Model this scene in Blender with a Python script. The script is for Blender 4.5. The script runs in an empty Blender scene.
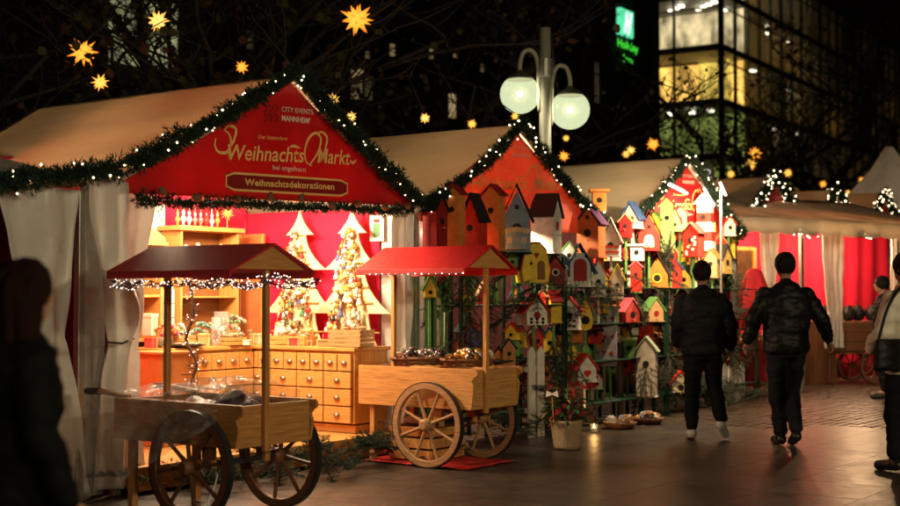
import bpy, bmesh, math, random
from mathutils import Vector, Matrix, noise
random.seed(7)
R = math.radians
sc = bpy.context.scene
C = sc.collection

# ---------------------------------------------------------------- camera
F, CX, CY, HY, HC = 1330.0, 450.0, 253.0, 296.0, 1.45     # the lens in photograph pixels, eye height in metres
PITCH = math.atan((HY - CY) / F)
cam = bpy.data.cameras.new('camera'); cam_o = bpy.data.objects.new('camera', cam); C.objects.link(cam_o)
cam_o.location = (0, 0, HC); cam_o.rotation_euler = (R(90) + PITCH, 0, 0)
cam.sensor_width = 36; cam.lens = F / 900 * 36; cam.clip_start = 0.1; cam.clip_end = 600
cam.dof.use_dof = True; cam.dof.focus_distance = 11.3; cam.dof.aperture_fstop = 1.7; cam.dof.aperture_blades = 0
sc.camera = cam_o
# ---------------------------------------------------------------- night sky
world = bpy.data.worlds.new('World'); sc.world = world; world.use_nodes = True
wn = world.node_tree.nodes; wl = world.node_tree.links
for n in list(wn): wn.remove(n)
sky = wn.new('ShaderNodeTexSky'); sky.sky_type = 'NISHITA'; sky.sun_disc = False
sky.sun_elevation = R(-3); sky.sun_rotation = R(200); sky.dust_density = 4
bg = wn.new('ShaderNodeBackground'); bg.inputs['Strength'].default_value = 0.02
wo = wn.new('ShaderNodeOutputWorld'); tint = wn.new('ShaderNodeMixRGB'); tint.blend_type = 'MULTIPLY'
tint.inputs[0].default_value = 1; tint.inputs[2].default_value = (1.0, 0.72, 0.5, 1)
wl.new(sky.outputs[0], tint.inputs[1]); wl.new(tint.outputs[0], bg.inputs[0]); wl.new(bg.outputs[0], wo.inputs[0])
sc.view_settings.view_transform = 'Standard'; sc.view_settings.look = 'None'
sc.view_settings.exposure = 0.0; sc.view_settings.gamma = 1.0
try:
    sc.cycles.use_denoising = True; sc.cycles.denoiser = 'OPENIMAGEDENOISE'
except Exception: pass
sc.cycles.sample_clamp_indirect = 3.0; sc.cycles.sample_clamp_direct = 40.0
sc.cycles.max_bounces = 7; sc.cycles.transparent_max_bounces = 12
sc.cycles.caustics_reflective = False; sc.cycles.caustics_refractive = False

# ---------------------------------------------------------------- where things stand
def ray(px, py):
    x, y = (px - CX) / F, (CY - py) / F
    return Vector((x, math.cos(PITCH) - y * math.sin(PITCH), math.sin(PITCH) + y * math.cos(PITCH)))
def at(px, py, Y):
    d = ray(px, py); k = Y / d.y
    return Vector((d.x * k, Y, HC + d.z * k))
def on_ground(px, py, z=0.0):
    d = ray(px, py); k = (z - HC) / d.z
    return Vector((d.x * k, d.y * k, z))
ROW = math.atan2(.814, .581)                       # heading of the row of stalls
A0 = Vector((-2.41, 9.70, 0)); U = Vector((math.cos(ROW), math.sin(ROW), 0)); W = Vector((-math.sin(ROW), math.cos(ROW), 0))
def S(t, w, z=0.0): return A0 + U * t + W * w + Vector((0, 0, z))
def on_row(px, py, w):                             # point of the upright plane w metres behind the stall fronts
    d = ray(px, py); o = Vector((0, 0, HC))
    k = (w - (o - A0).dot(W)) / d.dot(W); p = o + d * k
    return (p - A0).dot(U), p.z, p
# ---------------------------------------------------------------- materials
MATS = {}
def nt(m): m.use_nodes = True; t = m.node_tree; t.nodes.clear(); return t, t.nodes, t.links
def mat(name, col, rough=.6, metal=0., var=.18, scale=6., stretch=(1, 1, 1), bump=0., bscale=30., trans=0., spec=.4, coat=0., alpha=1., wear=None):
    if name in MATS: return MATS[name]
    m = bpy.data.materials.new(name); MATS[name] = m
    t, n, l = nt(m)
    out = n.new('ShaderNodeOutputMaterial'); b = n.new('ShaderNodeBsdfPrincipled')
    tc = n.new('ShaderNodeTexCoord'); mp = n.new('ShaderNodeMapping'); mp.inputs['Scale'].default_value = stretch
    l.new(tc.outputs['Object'], mp.inputs[0])
    nz = n.new('ShaderNodeTexNoise'); nz.inputs['Scale'].default_value = scale; nz.inputs['Detail'].default_value = 6; nz.inputs['Roughness'].default_value = .62
    l.new(mp.outputs[0], nz.inputs['Vector'])
    rp = n.new('ShaderNodeValToRGB')
    rp.color_ramp.elements[0].position = .3; rp.color_ramp.elements[1].position = .7
    lo = [c * (1 - var) for c in col]; hi = [min(1, c * (1 + var)) for c in col]
    rp.color_ramp.elements[0].color = (*lo, 1); rp.color_ramp.elements[1].color = (*hi, 1)
    if wear:
        e = rp.color_ramp.elements.new(.74); e.color = (*wear, 1)
    l.new(nz.outputs['Fac'], rp.inputs[0]); l.new(rp.outputs[0], b.inputs['Base Color'])
    b.inputs['Roughness'].default_value = rough; b.inputs['Metallic'].default_value = metal
    b.inputs['Specular IOR Level'].default_value = spec; b.inputs['Coat Weight'].default_value = coat; b.inputs['Alpha'].default_value = alpha
    rr = n.new('ShaderNodeMapRange'); rr.inputs[3].default_value = max(.02, rough - .12); rr.inputs[4].default_value = min(1, rough + .12)
    l.new(nz.outputs['Fac'], rr.inputs[0]); l.new(rr.outputs[0], b.inputs['Roughness'])
    if bump:
        n2 = n.new('ShaderNodeTexNoise'); n2.inputs['Scale'].default_value = bscale; n2.inputs['Detail'].default_value = 4
        l.new(mp.outputs[0], n2.inputs['Vector'])
        bp = n.new('ShaderNodeBump'); bp.inputs['Strength'].default_value = bump; bp.inputs['Distance'].default_value = .02
        l.new(n2.outputs['Fac'], bp.inputs['Height']); l.new(bp.outputs[0], b.inputs['Normal'])
    if trans:
        tr = n.new('ShaderNodeBsdfTranslucent'); mx = n.new('ShaderNodeMixShader'); mx.inputs[0].default_value = trans
        l.new(rp.outputs[0], tr.inputs[0]); l.new(b.outputs[0], mx.inputs[1]); l.new(tr.outputs[0], mx.inputs[2]); l.new(mx.outputs[0], out.inputs[0])
    else: l.new(b.outputs[0], out.inputs[0])
    return m
def glow(name, col, strength, sample=False, inner=None, r0=0., r1=1.):
    if name in MATS: return MATS[name]
    m = bpy.data.materials.new(name); MATS[name] = m
    t, n, l = nt(m); out = n.new('ShaderNodeOutputMaterial'); e = n.new('ShaderNodeEmission')
    e.inputs[0].default_value = (*col, 1); e.inputs[1].default_value = strength
    if inner:                                       # a paper star shines most where its bulb sits
        tc = n.new('ShaderNodeTexCoord'); ln = n.new('ShaderNodeVectorMath'); ln.operation = 'LENGTH'
        rp = n.new('ShaderNodeValToRGB'); mr = n.new('ShaderNodeMapRange'); mr.inputs[1].default_value = r0; mr.inputs[2].default_value = r1
        rp.color_ramp.elements[0].color = (*inner, 1); rp.color_ramp.elements[1].color = (*col, 1)
        l.new(tc.outputs['Object'], ln.inputs[0]); l.new(ln.outputs['Value'], mr.inputs[0]); l.new(mr.outputs[0], rp.inputs[0]); l.new(rp.outputs[0], e.inputs[0])
    l.new(e.outputs[0], out.inputs[0])
    m.cycles.emission_sampling = 'AUTO' if sample else 'NONE'
    return m
def film(name, col, clear=.7, rough=.12, bump=.5, bscale=12.):
    if name in MATS: return MATS[name]
    m = bpy.data.materials.new(name); MATS[name] = m
    t, n, l = nt(m); out = n.new('ShaderNodeOutputMaterial'); b = n.new('ShaderNodeBsdfPrincipled')
    b.inputs['Base Color'].default_value = (*col, 1); b.inputs['Roughness'].default_value = rough; b.inputs['Specular IOR Level'].default_value = .8
    tr = n.new('ShaderNodeBsdfTransparent'); mx = n.new('ShaderNodeMixShader'); mx.inputs[0].default_value = 1 - clear
    nz = n.new('ShaderNodeTexNoise'); nz.inputs['Scale'].default_value = bscale; nz.inputs['Detail'].default_value = 3
    bp = n.new('ShaderNodeBump'); bp.inputs['Strength'].default_value = bump; bp.inputs['Distance'].default_value = .05
    l.new(nz.outputs['Fac'], bp.inputs['Height']); l.new(bp.outputs[0], b.inputs['Normal'])
    l.new(tr.outputs[0], mx.inputs[1]); l.new(b.outputs[0], mx.inputs[2]); l.new(mx.outputs[0], out.inputs[0])
    return m
def wood(name, col, axis=0, rough=.5, var=.3, wear=None):
    st = [26, 26, 26]; st[axis] = 1.6
    return mat(name, col, rough, var=var, scale=3.2, stretch=st, bump=.12, bscale=5, wear=wear)
PINE = [wood('pine_' + 'xyz'[a], (.54, .265, .07), a) for a in range(3)]
CARTW = [wood('cart_wood_' + 'xyz'[a], (.54, .26, .075), a, .55, .35) for a in range(3)]
DARKW = [wood('dark_wood_' + 'xyz'[a], (.16, .065, .03), a, .5, .35) for a in range(3)]
TARP = mat('tarpaulin', (.72, .62, .46), .5, var=.16, scale=1.5, bump=.55, bscale=9, stretch=(1, .35, 1), trans=.42)
WHITE_TARP = mat('white_sheeting', (.82, .79, .74), .28, var=.08, scale=2.5, bump=.3, bscale=7, trans=.32)
BANNER = mat('red_banner_cloth', (.55, .010, .012), .5, var=.16, scale=2.2, bump=.2, bscale=3.5, trans=.14)
REDWALL = mat('red_wall_cloth', (.72, .012, .055), .8, var=.12, scale=2, bump=.15, bscale=60, trans=.08)
GOLD = mat('gold_lettering', (.92, .60, .20), .5, var=.08)
PALE = mat('pale_lettering', (.85, .72, .6), .5, var=.08)
MAROON = mat('maroon_print', (.26, .012, .012), .5, var=.1)
FIR = mat('fir_needles', (.013, .034, .015), .75, var=.45, scale=9, trans=.12)
FIRB = mat('fir_stem', (.06, .035, .02), .9)
BULB = glow('bulb_warm', (1, .74, .42), 14)
LED = glow('led_white', (1, .74, .62), 6)
IRON = mat('dark_iron', (.05, .05, .05), .45, .7, bump=.1)
ALU = mat('grey_metal', (.38, .37, .33), .4, .7, var=.12, bump=.05)
BLACK = mat('black_paint', (.012, .012, .013), .45)
BRASS = mat('cup_pull_metal', (.24, .19, .14), .42, .8)
# ---------------------------------------------------------------- mesh building
class MB:
    def __init__(s): s.v = []; s.f = []; s.mi = []
    def add(s, vs, fs, m=0, M=None):
        b = len(s.v)
        s.v += [tuple(M @ Vector(p)) if M else tuple(p) for p in vs]
        s.f += [tuple(i + b for i in q) for q in fs]; s.mi += [m] * len(fs); return s
    def box(s, c, d, M=None, m=0, taper=1.):
        x, y, z = d[0] / 2, d[1] / 2, d[2] / 2
        vs = [(c[0] + sx * x * (taper if sz > 0 else 1), c[1] + sy * y * (taper if sz > 0 else 1), c[2] + sz * z) for sz in (-1, 1) for sy in (-1, 1) for sx in (-1, 1)]
        return s.add(vs, [(0, 2, 3, 1), (4, 5, 7, 6), (0, 1, 5, 4), (2, 6, 7, 3), (0, 4, 6, 2), (1, 3, 7, 5)], m, M)
    def prism(s, poly, y0, y1, M=None, m=0):        # polygon in x,z (counter-clockwise seen from -y) pushed from y0 to y1
        n = len(poly); vs = [(x, y0, z) for x, z in poly] + [(x, y1, z) for x, z in poly]
        fs = [tuple(range(n)), tuple(range(2 * n - 1, n - 1, -1))] + [(i, i + n, (i + 1) % n + n, (i + 1) % n) for i in range(n)]
        return s.add(vs, fs, m, M)
    def tube(s, pts, r, n=8, m=0, M=None, cap=True):
        pts = [Vector(p) for p in pts]; k = len(pts); rs = r if isinstance(r, (list, tuple)) else [r] * k
        vs = []; up = Vector((0, 0, 1)); ref = None
        for i, p in enumerate(pts):
            d = (pts[min(i + 1, k - 1)] - pts[max(i - 1, 0)])
            d = d.normalized() if d.length > 1e-9 else up
            if ref is None: ref = d.orthogonal().normalized()
            ref = ref - d * ref.dot(d); ref = ref.normalized() if ref.length > 1e-6 else d.orthogonal().normalized()
            q = d.cross(ref)
            for j in range(n):
                a = 2 * math.pi * j / n; vs.append(p + (ref * math.cos(a) + q * math.sin(a)) * rs[i])
        fs = [(i * n + j, i * n + (j + 1) % n, (i + 1) * n + (j + 1) % n, (i + 1) * n + j) for i in range(k - 1) for j in range(n)]
        if cap: fs += [tuple(range(n - 1, -1, -1)), tuple((k - 1) * n + j for j in range(n))]
        return s.add(vs, fs, m, M)
    def lathe(s, prof, n=16, c=(0, 0, 0), m=0, M=None):
        vs = [(c[0] + r * math.cos(2 * math.pi * j / n), c[1] + r * math.sin(2 * math.pi * j / n), c[2] + z) for r, z in prof for j in range(n)]
        k = len(prof)
        fs = [(i * n + j, i * n + (j + 1) % n, (i + 1) * n + (j + 1) % n, (i + 1) * n + j) for i in range(k - 1) for j in range(n)]
        fs += [tuple(range(n - 1, -1, -1)), tuple((k - 1) * n + j for j in range(n))]
        return s.add(vs, fs, m, M)
    def ball(s, c, r, n=12, k=7, sc_=(1, 1, 1), m=0, M=None):
        prof = [(max(1e-4, r * math.sin(math.pi * i / k)), -r * math.cos(math.pi * i / k)) for i in range(k + 1)]
        b = len(s.v); s.lathe(prof, n, (0, 0, 0), m)
        for i in range(b, len(s.v)):
            p = Vector((s.v[i][0] * sc_[0] + c[0], s.v[i][1] * sc_[1] + c[1], s.v[i][2] * sc_[2] + c[2]))
            s.v[i] = tuple(M @ p if M else p)
        return s
    def octa(s, c, r, m=0):
        vs = [(c[0] + r, c[1], c[2]), (c[0] - r, c[1], c[2]), (c[0], c[1] + r, c[2]), (c[0], c[1] - r, c[2]), (c[0], c[1], c[2] + r), (c[0], c[1], c[2] - r)]
        return s.add(vs, [(0, 2, 4), (2, 1, 4), (1, 3, 4), (3, 0, 4), (2, 0, 5), (1, 2, 5), (3, 1, 5), (0, 3, 5)], m)
    def grid(s, fn, nu, nv, m=0):
        vs = [fn(i / nu, j / nv) for j in range(nv + 1) for i in range(nu + 1)]
        fs = [(j * (nu + 1) + i, j * (nu + 1) + i + 1, (j + 1) * (nu + 1) + i + 1, (j + 1) * (nu + 1) + i) for j in range(nv) for i in range(nu)]
        return s.add(vs, fs, m)
    def mesh(s, name, mats, smooth=False):
        me = bpy.data.meshes.new(name); me.from_pydata(s.v, [], s.f)
        for m in (mats if isinstance(mats, (list, tuple)) else [mats]): me.materials.append(m)
        if any(s.mi): me.polygons.foreach_set('material_index', s.mi)
        if smooth: me.polygons.foreach_set('use_smooth', [True] * len(s.f))
        me.update(); return me
    def build(s, name, mats, parent=None, smooth=False, bevel=0, solid=0, kind=None, M=None):
        o = bpy.data.objects.new(name, s.mesh(name, mats, smooth)); C.objects.link(o); o.parent = parent
        if M is not None: o.matrix_local = M
        if solid:
            md = o.modifiers.new('thickness', 'SOLIDIFY'); md.thickness = solid; md.offset = 0
        if bevel:
            md = o.modifiers.new('edges', 'BEVEL'); md.width = bevel; md.segments = 2; md.limit_method = 'ANGLE'
        if kind: o['kind'] = kind
        return o
def tag(o, label, cat, group=None):
    o['label'] = label; o['category'] = cat
    if group: o['group'] = group
    return o
def thing(name, label, cat, loc=(0, 0, 0), rz=0., group=None):
    o = bpy.data.objects.new(name, None); C.objects.link(o); o.location = loc; o.rotation_euler = (0, 0, rz); o.empty_display_size = .1
    return tag(o, label, cat, group)
def inst(name, me, parent=None, M=None, loc=None, rz=0., kind=None):
    o = bpy.data.objects.new(name, me); C.objects.link(o); o.parent = parent
    if M is not None: o.matrix_local = M
    elif loc is not None: o.location = loc; o.rotation_euler = (0, 0, rz)
    if kind: o['kind'] = kind
    return o
def copy_tree(o, parent=None):
    c = o.copy(); C.objects.link(c); c.parent = parent
    for ch in list(o.children): copy_tree(ch, c)
    return c
def light(name, kind, loc, power, col, size=.1, parent=None, rot=None, spot=None):
    l = bpy.data.lights.new(name, kind); l.energy = power; l.color = col
    if kind == 'AREA': l.shape = 'RECTANGLE'; l.size = size; l.size_y = .03
    else: l.shadow_soft_size = size
    if spot: l.spot_size = spot; l.spot_blend = .6
    o = bpy.data.objects.new(name, l); C.objects.link(o); o.location = loc; o.parent = parent
    if rot is not None: o.rotation_euler = rot
    return o
def T(x, y, z): return Matrix.Translation((x, y, z))
def Rz(a): return Matrix.Rotation(a, 4, 'Z')
def Rx(a): return Matrix.Rotation(a, 4, 'X')
def Ry(a): return Matrix.Rotation(a, 4, 'Y')
def nz3(x, y, z, s=1.): return noise.noise(Vector((x * s, y * s, z * s)))
def lettering(body, name, m, parent, p0, p1, height, shear=0., y=-.034, bold=0., space=1.):
    """flat print from p0 to p1 (x,z of the parent's front plane), letters of the given height"""
    cu = bpy.data.curves.new('print', 'FONT'); cu.body = body; cu.size = 1; cu.shear = shear; cu.offset = bold; cu.space_character = space; cu.resolution_u = 3
    o = bpy.data.objects.new('print', cu); C.objects.link(o)
    me = bpy.data.meshes.new_from_object(o.evaluated_get(bpy.context.evaluated_depsgraph_get()))
    bpy.data.objects.remove(o)
    xs = [v.co.x for v in me.vertices]; x0, x1 = min(xs), max(xs)
    a = Vector((p0[0], 0, p0[1])); b = Vector((p1[0], 0, p1[1])); d = (b - a); L = d.length; d.normalize(); up = Vector((-d.z, 0, d.x))
    for v in me.vertices:
        v.co = a + d * ((v.co.x - x0) / (x1 - x0) * L) + up * (v.co.y * height / .72) + Vector((0, y, 0))
    me.materials.clear(); me.materials.append(m); me.name = name
    return inst(name, me, parent)
def ribbon(mb, pts, w, y, closed=False):            # a flat stroke in the x,z plane
    n = len(pts); vs = []
    for i, p in enumerate(pts):
        a = pts[(i - 1) % n if closed else max(0, i - 1)]; b = pts[(i + 1) % n if closed else min(n - 1, i + 1)]
        d = Vector((b[0] - a[0], b[1] - a[1])); d = d.normalized() if d.length > 0 else Vector((1, 0)); nn = Vector((-d.y, d.x)); ww = w[i] if isinstance(w, list) else w
        vs += [(p[0] + nn.x * ww, y, p[1] + nn.y * ww), (p[0] - nn.x * ww, y, p[1] - nn.y * ww)]
    mb.add(vs, [(2 * i, 2 * i + 1, 2 * ((i + 1) % n) + 1, 2 * ((i + 1) % n)) for i in range(n if closed else n - 1)])
def spline(P, k=8):
    P = [Vector(p) for p in P]; out = []
    for i in range(len(P) - 1):
        p0, p1, p2, p3 = P[max(0, i - 1)], P[i], P[i + 1], P[min(len(P) - 1, i + 2)]
        for j in range(k):
            t = j / k; out.append(.5 * (2 * p1 + (p2 - p0) * t + (2 * p0 - 5 * p1 + 4 * p2 - p3) * t * t + (3 * p1 - p0 - 3 * p2 + p3) * t ** 3))
    out.append(P[-1]); return out
def resample(P, step):
    out = [P[0]]; acc = 0
    for a, b in zip(P, P[1:]):
        L = (b - a).length; s = step - acc
        while s <= L: out.append(a.lerp(b, s / L)); s += step
        acc = (L - (s - step)) if L > 0 else acc
    return out
def needles(mb, p, d, L, wd):
    d = d.normalized(); q = d.orthogonal().normalized(); a = random.uniform(0, 6.28); q = (Matrix.Rotation(a, 3, d) @ q) * wd
    mb.add([p - q, p + q, p + d * L], [(0, 1, 2)])
def fir_foliage(mb, path, rad, per_m):
    """bushy fir twigs wound round a line"""
    P = resample([Vector(p) for p in path], .03)
    for i, p in enumerate(P):
        ax = (P[min(i + 1, len(P) - 1)] - P[max(0, i - 1)]); ax = ax.normalized() if ax.length > 0 else Vector((1, 0, 0))
        lump = .75 + .5 * nz3(p.x, p.y, p.z, 4.3) + .25 * nz3(p.x, p.y, p.z, 11)
        for k in range(max(1, int(per_m * .03 / 2.2))):
            o = ax.orthogonal().normalized(); o = Matrix.Rotation(random.uniform(0, 6.28), 3, ax) @ o
            tw = (o + ax * random.uniform(-1.1, 1.1)).normalized(); L = rad * lump * random.uniform(.6, 1.25)
            for j in range(7):
                f = random.uniform(.15, 1); b = p + tw * L * f
                dd = tw * .8 + Vector((random.uniform(-1, 1), random.uniform(-1, 1), random.uniform(-1, 1))) * .8
                needles(mb, b, dd, rad * random.uniform(.32, .55), rad * .06)
def bulbs(mb, path, step, rad, r):
    for p in resample([Vector(p) for p in path], step):
        o = Vector((random.gauss(0, 1), random.gauss(0, 1), random.gauss(0, 1))).normalized() * rad * random.uniform(.5, 1.05)
        if o.y > 0 and random.random() < .5: o.y = -o.y
        mb.octa(p + o, r * random.uniform(.75, 1.2))
def fir_garland(label, path, rad=.085, per_m=900, bstep=.062, br=.0082, bm_=None, group=None, lights=True):
    root = thing('fir_garland', label, 'garland', path[0], 0, group); inv = T(*(-Vector(path[0])))
    path = [inv @ Vector(p) for p in path]
    mb = MB(); fir_foliage(mb, path, rad, per_m); mb.build('fir_foliage', FIR, root, kind='stuff')
    mb = MB(); mb.tube(resample(path, .12), .012, 5); mb.build('stem', FIRB, root)
    if lights:
        mb = MB(); bulbs(mb, path, bstep, rad, br); mb.build('fairy_lights', bm_ or BULB, root, kind='stuff')
    return root
# ================================================================ the ground
STONE = [mat('paving_stone_%d' % i, c, .36, var=.35, scale=5, bump=.22, bscale=16, spec=.42) for i, c in enumerate([(.046, .034, .026), (.037, .028, .022), (.054, .040, .029)])]
g = MB(); g.add([(-300, -40, 0), (300, -40, 0), (300, 420, 0), (-300, 420, 0)], [(0, 1, 2, 3)])
ground = g.build('ground', mat('bedding', (.05, .04, .032), .6, var=.35, scale=3, bump=.3, bscale=40)); ground.location.z = -.03; ground['kind'] = 'structure'
SL = .74; slab_me = []
for i in range(6):
    mb = MB(); rr = random.Random(i)
    vs = []; h = SL / 2 - .0025
    for (a, b) in ((h, .0), (h, .015), (h, .0295)):
        vs += [(sx * a, sy * a, b + (0 if b > .025 else 0)) for sx, sy in ((-1, -1), (1, -1), (1, 1), (-1, 1))]
    fs = [(8, 9, 10, 11)] + [(k * 4 + j, k * 4 + (j + 1) % 4, (k + 1) * 4 + (j + 1) % 4, (k + 1) * 4 + j) for k in range(2) for j in range(4)]
    mb.add(vs, fs); slab_me.append(mb.mesh('paving_slab', STONE[i % 3]))
cells = []
STRIP = -4.35                                          # the sunk gutter that runs along the row of stalls
for i in range(-14, 34):
    for j in range(-24, 6):
        p = S((i + .5) * SL, (j + .5) * SL)
        if p.y < 2.5 or p.y > 15.2 - .1 * p.x: continue
        if abs(p.x) > .36 * p.y + 1.2: continue
        tw = (j + .5) * SL
        if tw > .2 and p.y < 15 and (i + .5) * SL > -.3: continue       # under the stalls
        cells.append((i, j, p))
cells.sort(key=lambda c: c[2].y)
slabset = set()
for i, j, p in cells[:300]:
    slabset.add((i, j)); inst('paving_slab', random.choice(slab_me), ground, loc=(p.x, p.y, 0), rz=ROW + random.choice((0, math.pi / 2, math.pi)))
mb = MB()                                              # the small setts that begin further on
ux, uy = math.cos(ROW), math.sin(ROW)
for a in range(-40, 110):
    for b in range(-95, 18):
        t = a * .215 + (.107 if b % 2 else 0); w = b * .115; p = S(t, w)
        if p.y < 10 or p.y > 25 or p.x < -.5 or p.x > .37 * p.y + .6: continue
        if (math.floor(t / SL), math.floor(w / SL)) in slabset: continue
        zt = .027 + random.uniform(-.004, .003)
        c0 = []
        for z, e in ((0, 0), (zt, .008)):
            for sx, sy in ((-1, -1), (1, -1), (1, 1), (-1, 1)):
                q = p + U * sx * (.1 - e) + W * sy * (.05 - e); c0.append((q.x, q.y, z))
        mb.add(c0, [(4, 5, 6, 7), (0, 1, 5, 4), (1, 2, 6, 5), (2, 3, 7, 6), (3, 0, 4, 7)])
mb.build('setts', mat('setts_stone', (.065, .046, .033), .38, var=.4, scale=3.5, bump=.2), ground, kind='stuff')

# ================================================================ cloth and stalls
def curtain(parent, a, b, z0, z1, m, folds=7, amp=.03, tie=None, pinch=.35, lean=0., flare=1., seed=0, name='curtain', bulge=0.):
    a = Vector(a); b = Vector(b); d = b - a; n = Vector((-d.y, d.x, 0)).normalized(); mid = (a + b) / 2
    def fn(u, v):
        z = z0 + (z1 - z0) * v; wd = 1.
        if tie is not None:
            if v > tie: wd = pinch + (1 - pinch) * ((v - tie) / (1 - tie)) ** .8
            else: wd = pinch + (flare - pinch) * ((tie - v) / tie) ** .6
        p = mid + d * (u - .5) * wd + d.normalized() * lean * (1 - v)
        q = amp * (1.2 - .3 * wd) * math.sin(u * folds * 2 * math.pi + 1.4 * nz3(seed, v * 3, u)) + .05 * nz3(u * 2.2, v * 3, seed + .5) + .018 * nz3(u * 6, v * 9, seed + 7.5)
        if tie is not None: q -= bulge * math.exp(-((v - tie - .12) / .09) ** 2) * math.sin(math.pi * u)
        p = p + n * q; return (p.x, p.y, z)
    mb = MB(); mb.grid(fn, int(folds * 18) + 10, 60); return mb.build(name, m, parent, smooth=True, solid=.004)
def cloth_wall(parent, name, a, b, z0, z1, m, folds, amp):
    a = Vector(a); b = Vector(b); n = Vector((-(b - a).y, (b - a).x, 0)).normalized()
    def fn(u, v):
        p = a.lerp(b, u) + n * (amp * math.sin(u * folds * 6.283 + 2 * nz3(u * 4, v, 3)) + amp * nz3(u * 9, v * 2, 1)); return (p.x, p.y, z0 + (z1 - z0) * v)
    mb = MB(); mb.grid(fn, max(8, folds * 8), 8); return mb.build(name, m, parent, smooth=True, solid=.006)
def roof_sheet(parent, name, e0, r0, y0, y1, m, sag=.05, nu=30, nv=40):   # e0,r0 = (x,z) of eave and ridge
    def fn(u, v):
        x = e0[0] + (r0[0] - e0[0]) * u; z = e0[1] + (r0[1] - e0[1]) * u; y = y0 + (y1 - y0) * v
        s = sag * math.sin(math.pi * u) * (.6 + .4 * abs(math.cos(math.pi * v * 2))) + .018 * nz3(x * 2.2, y * 1.0, z) + .007 * nz3(x * 4 + y * 3, y * 5 - x * 3, 2)
        return (x, y, z - s * (0 if u == 1 else 1))
    mb = MB(); mb.grid(fn, nu, nv); return mb.build(name, m, parent, smooth=True, solid=.012)
def gable_banner(parent, x0, x1, xp, ze, zp, zb0, zb1, y=-.02, m=None):
    def top(x): return ze + (zp - ze) * ((x - x0) / (xp - x0) if x < xp else (x1 - x) / (x1 - xp))
    mb = MB(); xs = [x0 + (x1 - x0) * i / 40 for i in range(41)]
    def fn(u, v):
        x = x0 + (x1 - x0) * u; b = zb0 + (zb1 - zb0) * u; z = b + (max(top(x), b + .01) - b) * v
        return (x, y + .004 * nz3(x * 1.6, z * 2.2, 5) + .002 * nz3(x * 6, z * 3, 2), z)
    mb.grid(fn, 40, 12); return mb.build('gable_banner', m or BANNER, parent, smooth=True, solid=.004)
def stall_frame(root, width, depth, h, m=ALU):
    for x, y in ((0, 0), (width, 0), (0, depth), (width, depth)):
        MB().box((x, y + .03, h / 2), (.06, .06, h)).build('post', m, root, bevel=.006)

# ---- the stall with the lit counter
EAVE, PEAK, TP, TR = 2.30, 3.30, 1.77, 3.54
st1 = thing('market_stall', 'market stall with red lettered gable and brightly lit pine drawer counters inside', 'market stall', A0, ROW)
roof_sheet(st1, 'roof_sheet', (-.12, EAVE - .04), (TP, PEAK), -.07, 3.3, TARP)
roof_sheet(st1, 'roof_sheet', (TR + .12, EAVE - .04), (TP, PEAK), -.07, 3.3, TARP)
MB().prism([(0, EAVE), (TR, EAVE), (TP, PEAK - .03)], 3.2, 3.205).build('rear_gable', TARP, st1)
ban = gable_banner(st1, -.02, TR + .02, TP, EAVE, PEAK - .05, 2.20, 2.30)
stall_frame(st1, TR, 2.15, EAVE)
cloth_wall(st1, 'back_wall', (0, 2.15, 0), (TR, 2.15, 0), .15, EAVE + .35, REDWALL, 9, .018)
cloth_wall(st1, 'side_wall', (TR - .06, 2.12, 0), (TR - .06, .35, 0), .15, EAVE, REDWALL, 5, .004)
MB().box((TR - .028, .19, 1.2), (.02, .32, 2.1)).build('wall_panel', WHITE_TARP, st1, bevel=.004)
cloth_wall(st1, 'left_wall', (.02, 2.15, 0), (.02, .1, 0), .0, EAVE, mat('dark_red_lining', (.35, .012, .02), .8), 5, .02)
for k in range(9):
    MB().box((TR / 2, .05 + k * .24, .12), (TR - .12, .232, .15)).build('floor_plank', PINE[0], st1, bevel=.004)
MB().box((TR / 2, -.085, .11), (TR - .12, .02, .18)).build('platform_skirt', PINE[0], st1, bevel=.004)
curtain(st1, (-.32, -.06, 0), (.36, .02, 0), .06, 2.28, WHITE_TARP, 1.6, .035, tie=.46, pinch=.40, flare=.8, seed=2, bulge=.12)
curtain(st1, (TR - .36, -.03, 0), (TR - .02, -.03, 0), .25, 2.25, WHITE_TARP, 1.7, .035, tie=.35, pinch=.55, flare=.9, seed=5)
for z, x in ((1.12, -.06),):
    mb = MB(); mb.tube([(x - .13, -.10, z), (x - .02, -.13, z - .01), (x + .12, -.09, z + .02)], .008, 6); mb.build('curtain_tie', IRON, st1)
mb = MB(); mb.tube([(TP, 0, PEAK - .04), (TP, 3.25, PEAK - .04)], .03, 8); mb.build('ridge_pole', ALU, st1)
mb = MB(); mb.tube([(0, .03, EAVE + .0), (TP, .03, PEAK - .04), (TR, .03, EAVE)], .022, 8); mb.build('gable_frame', ALU, st1)
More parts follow.
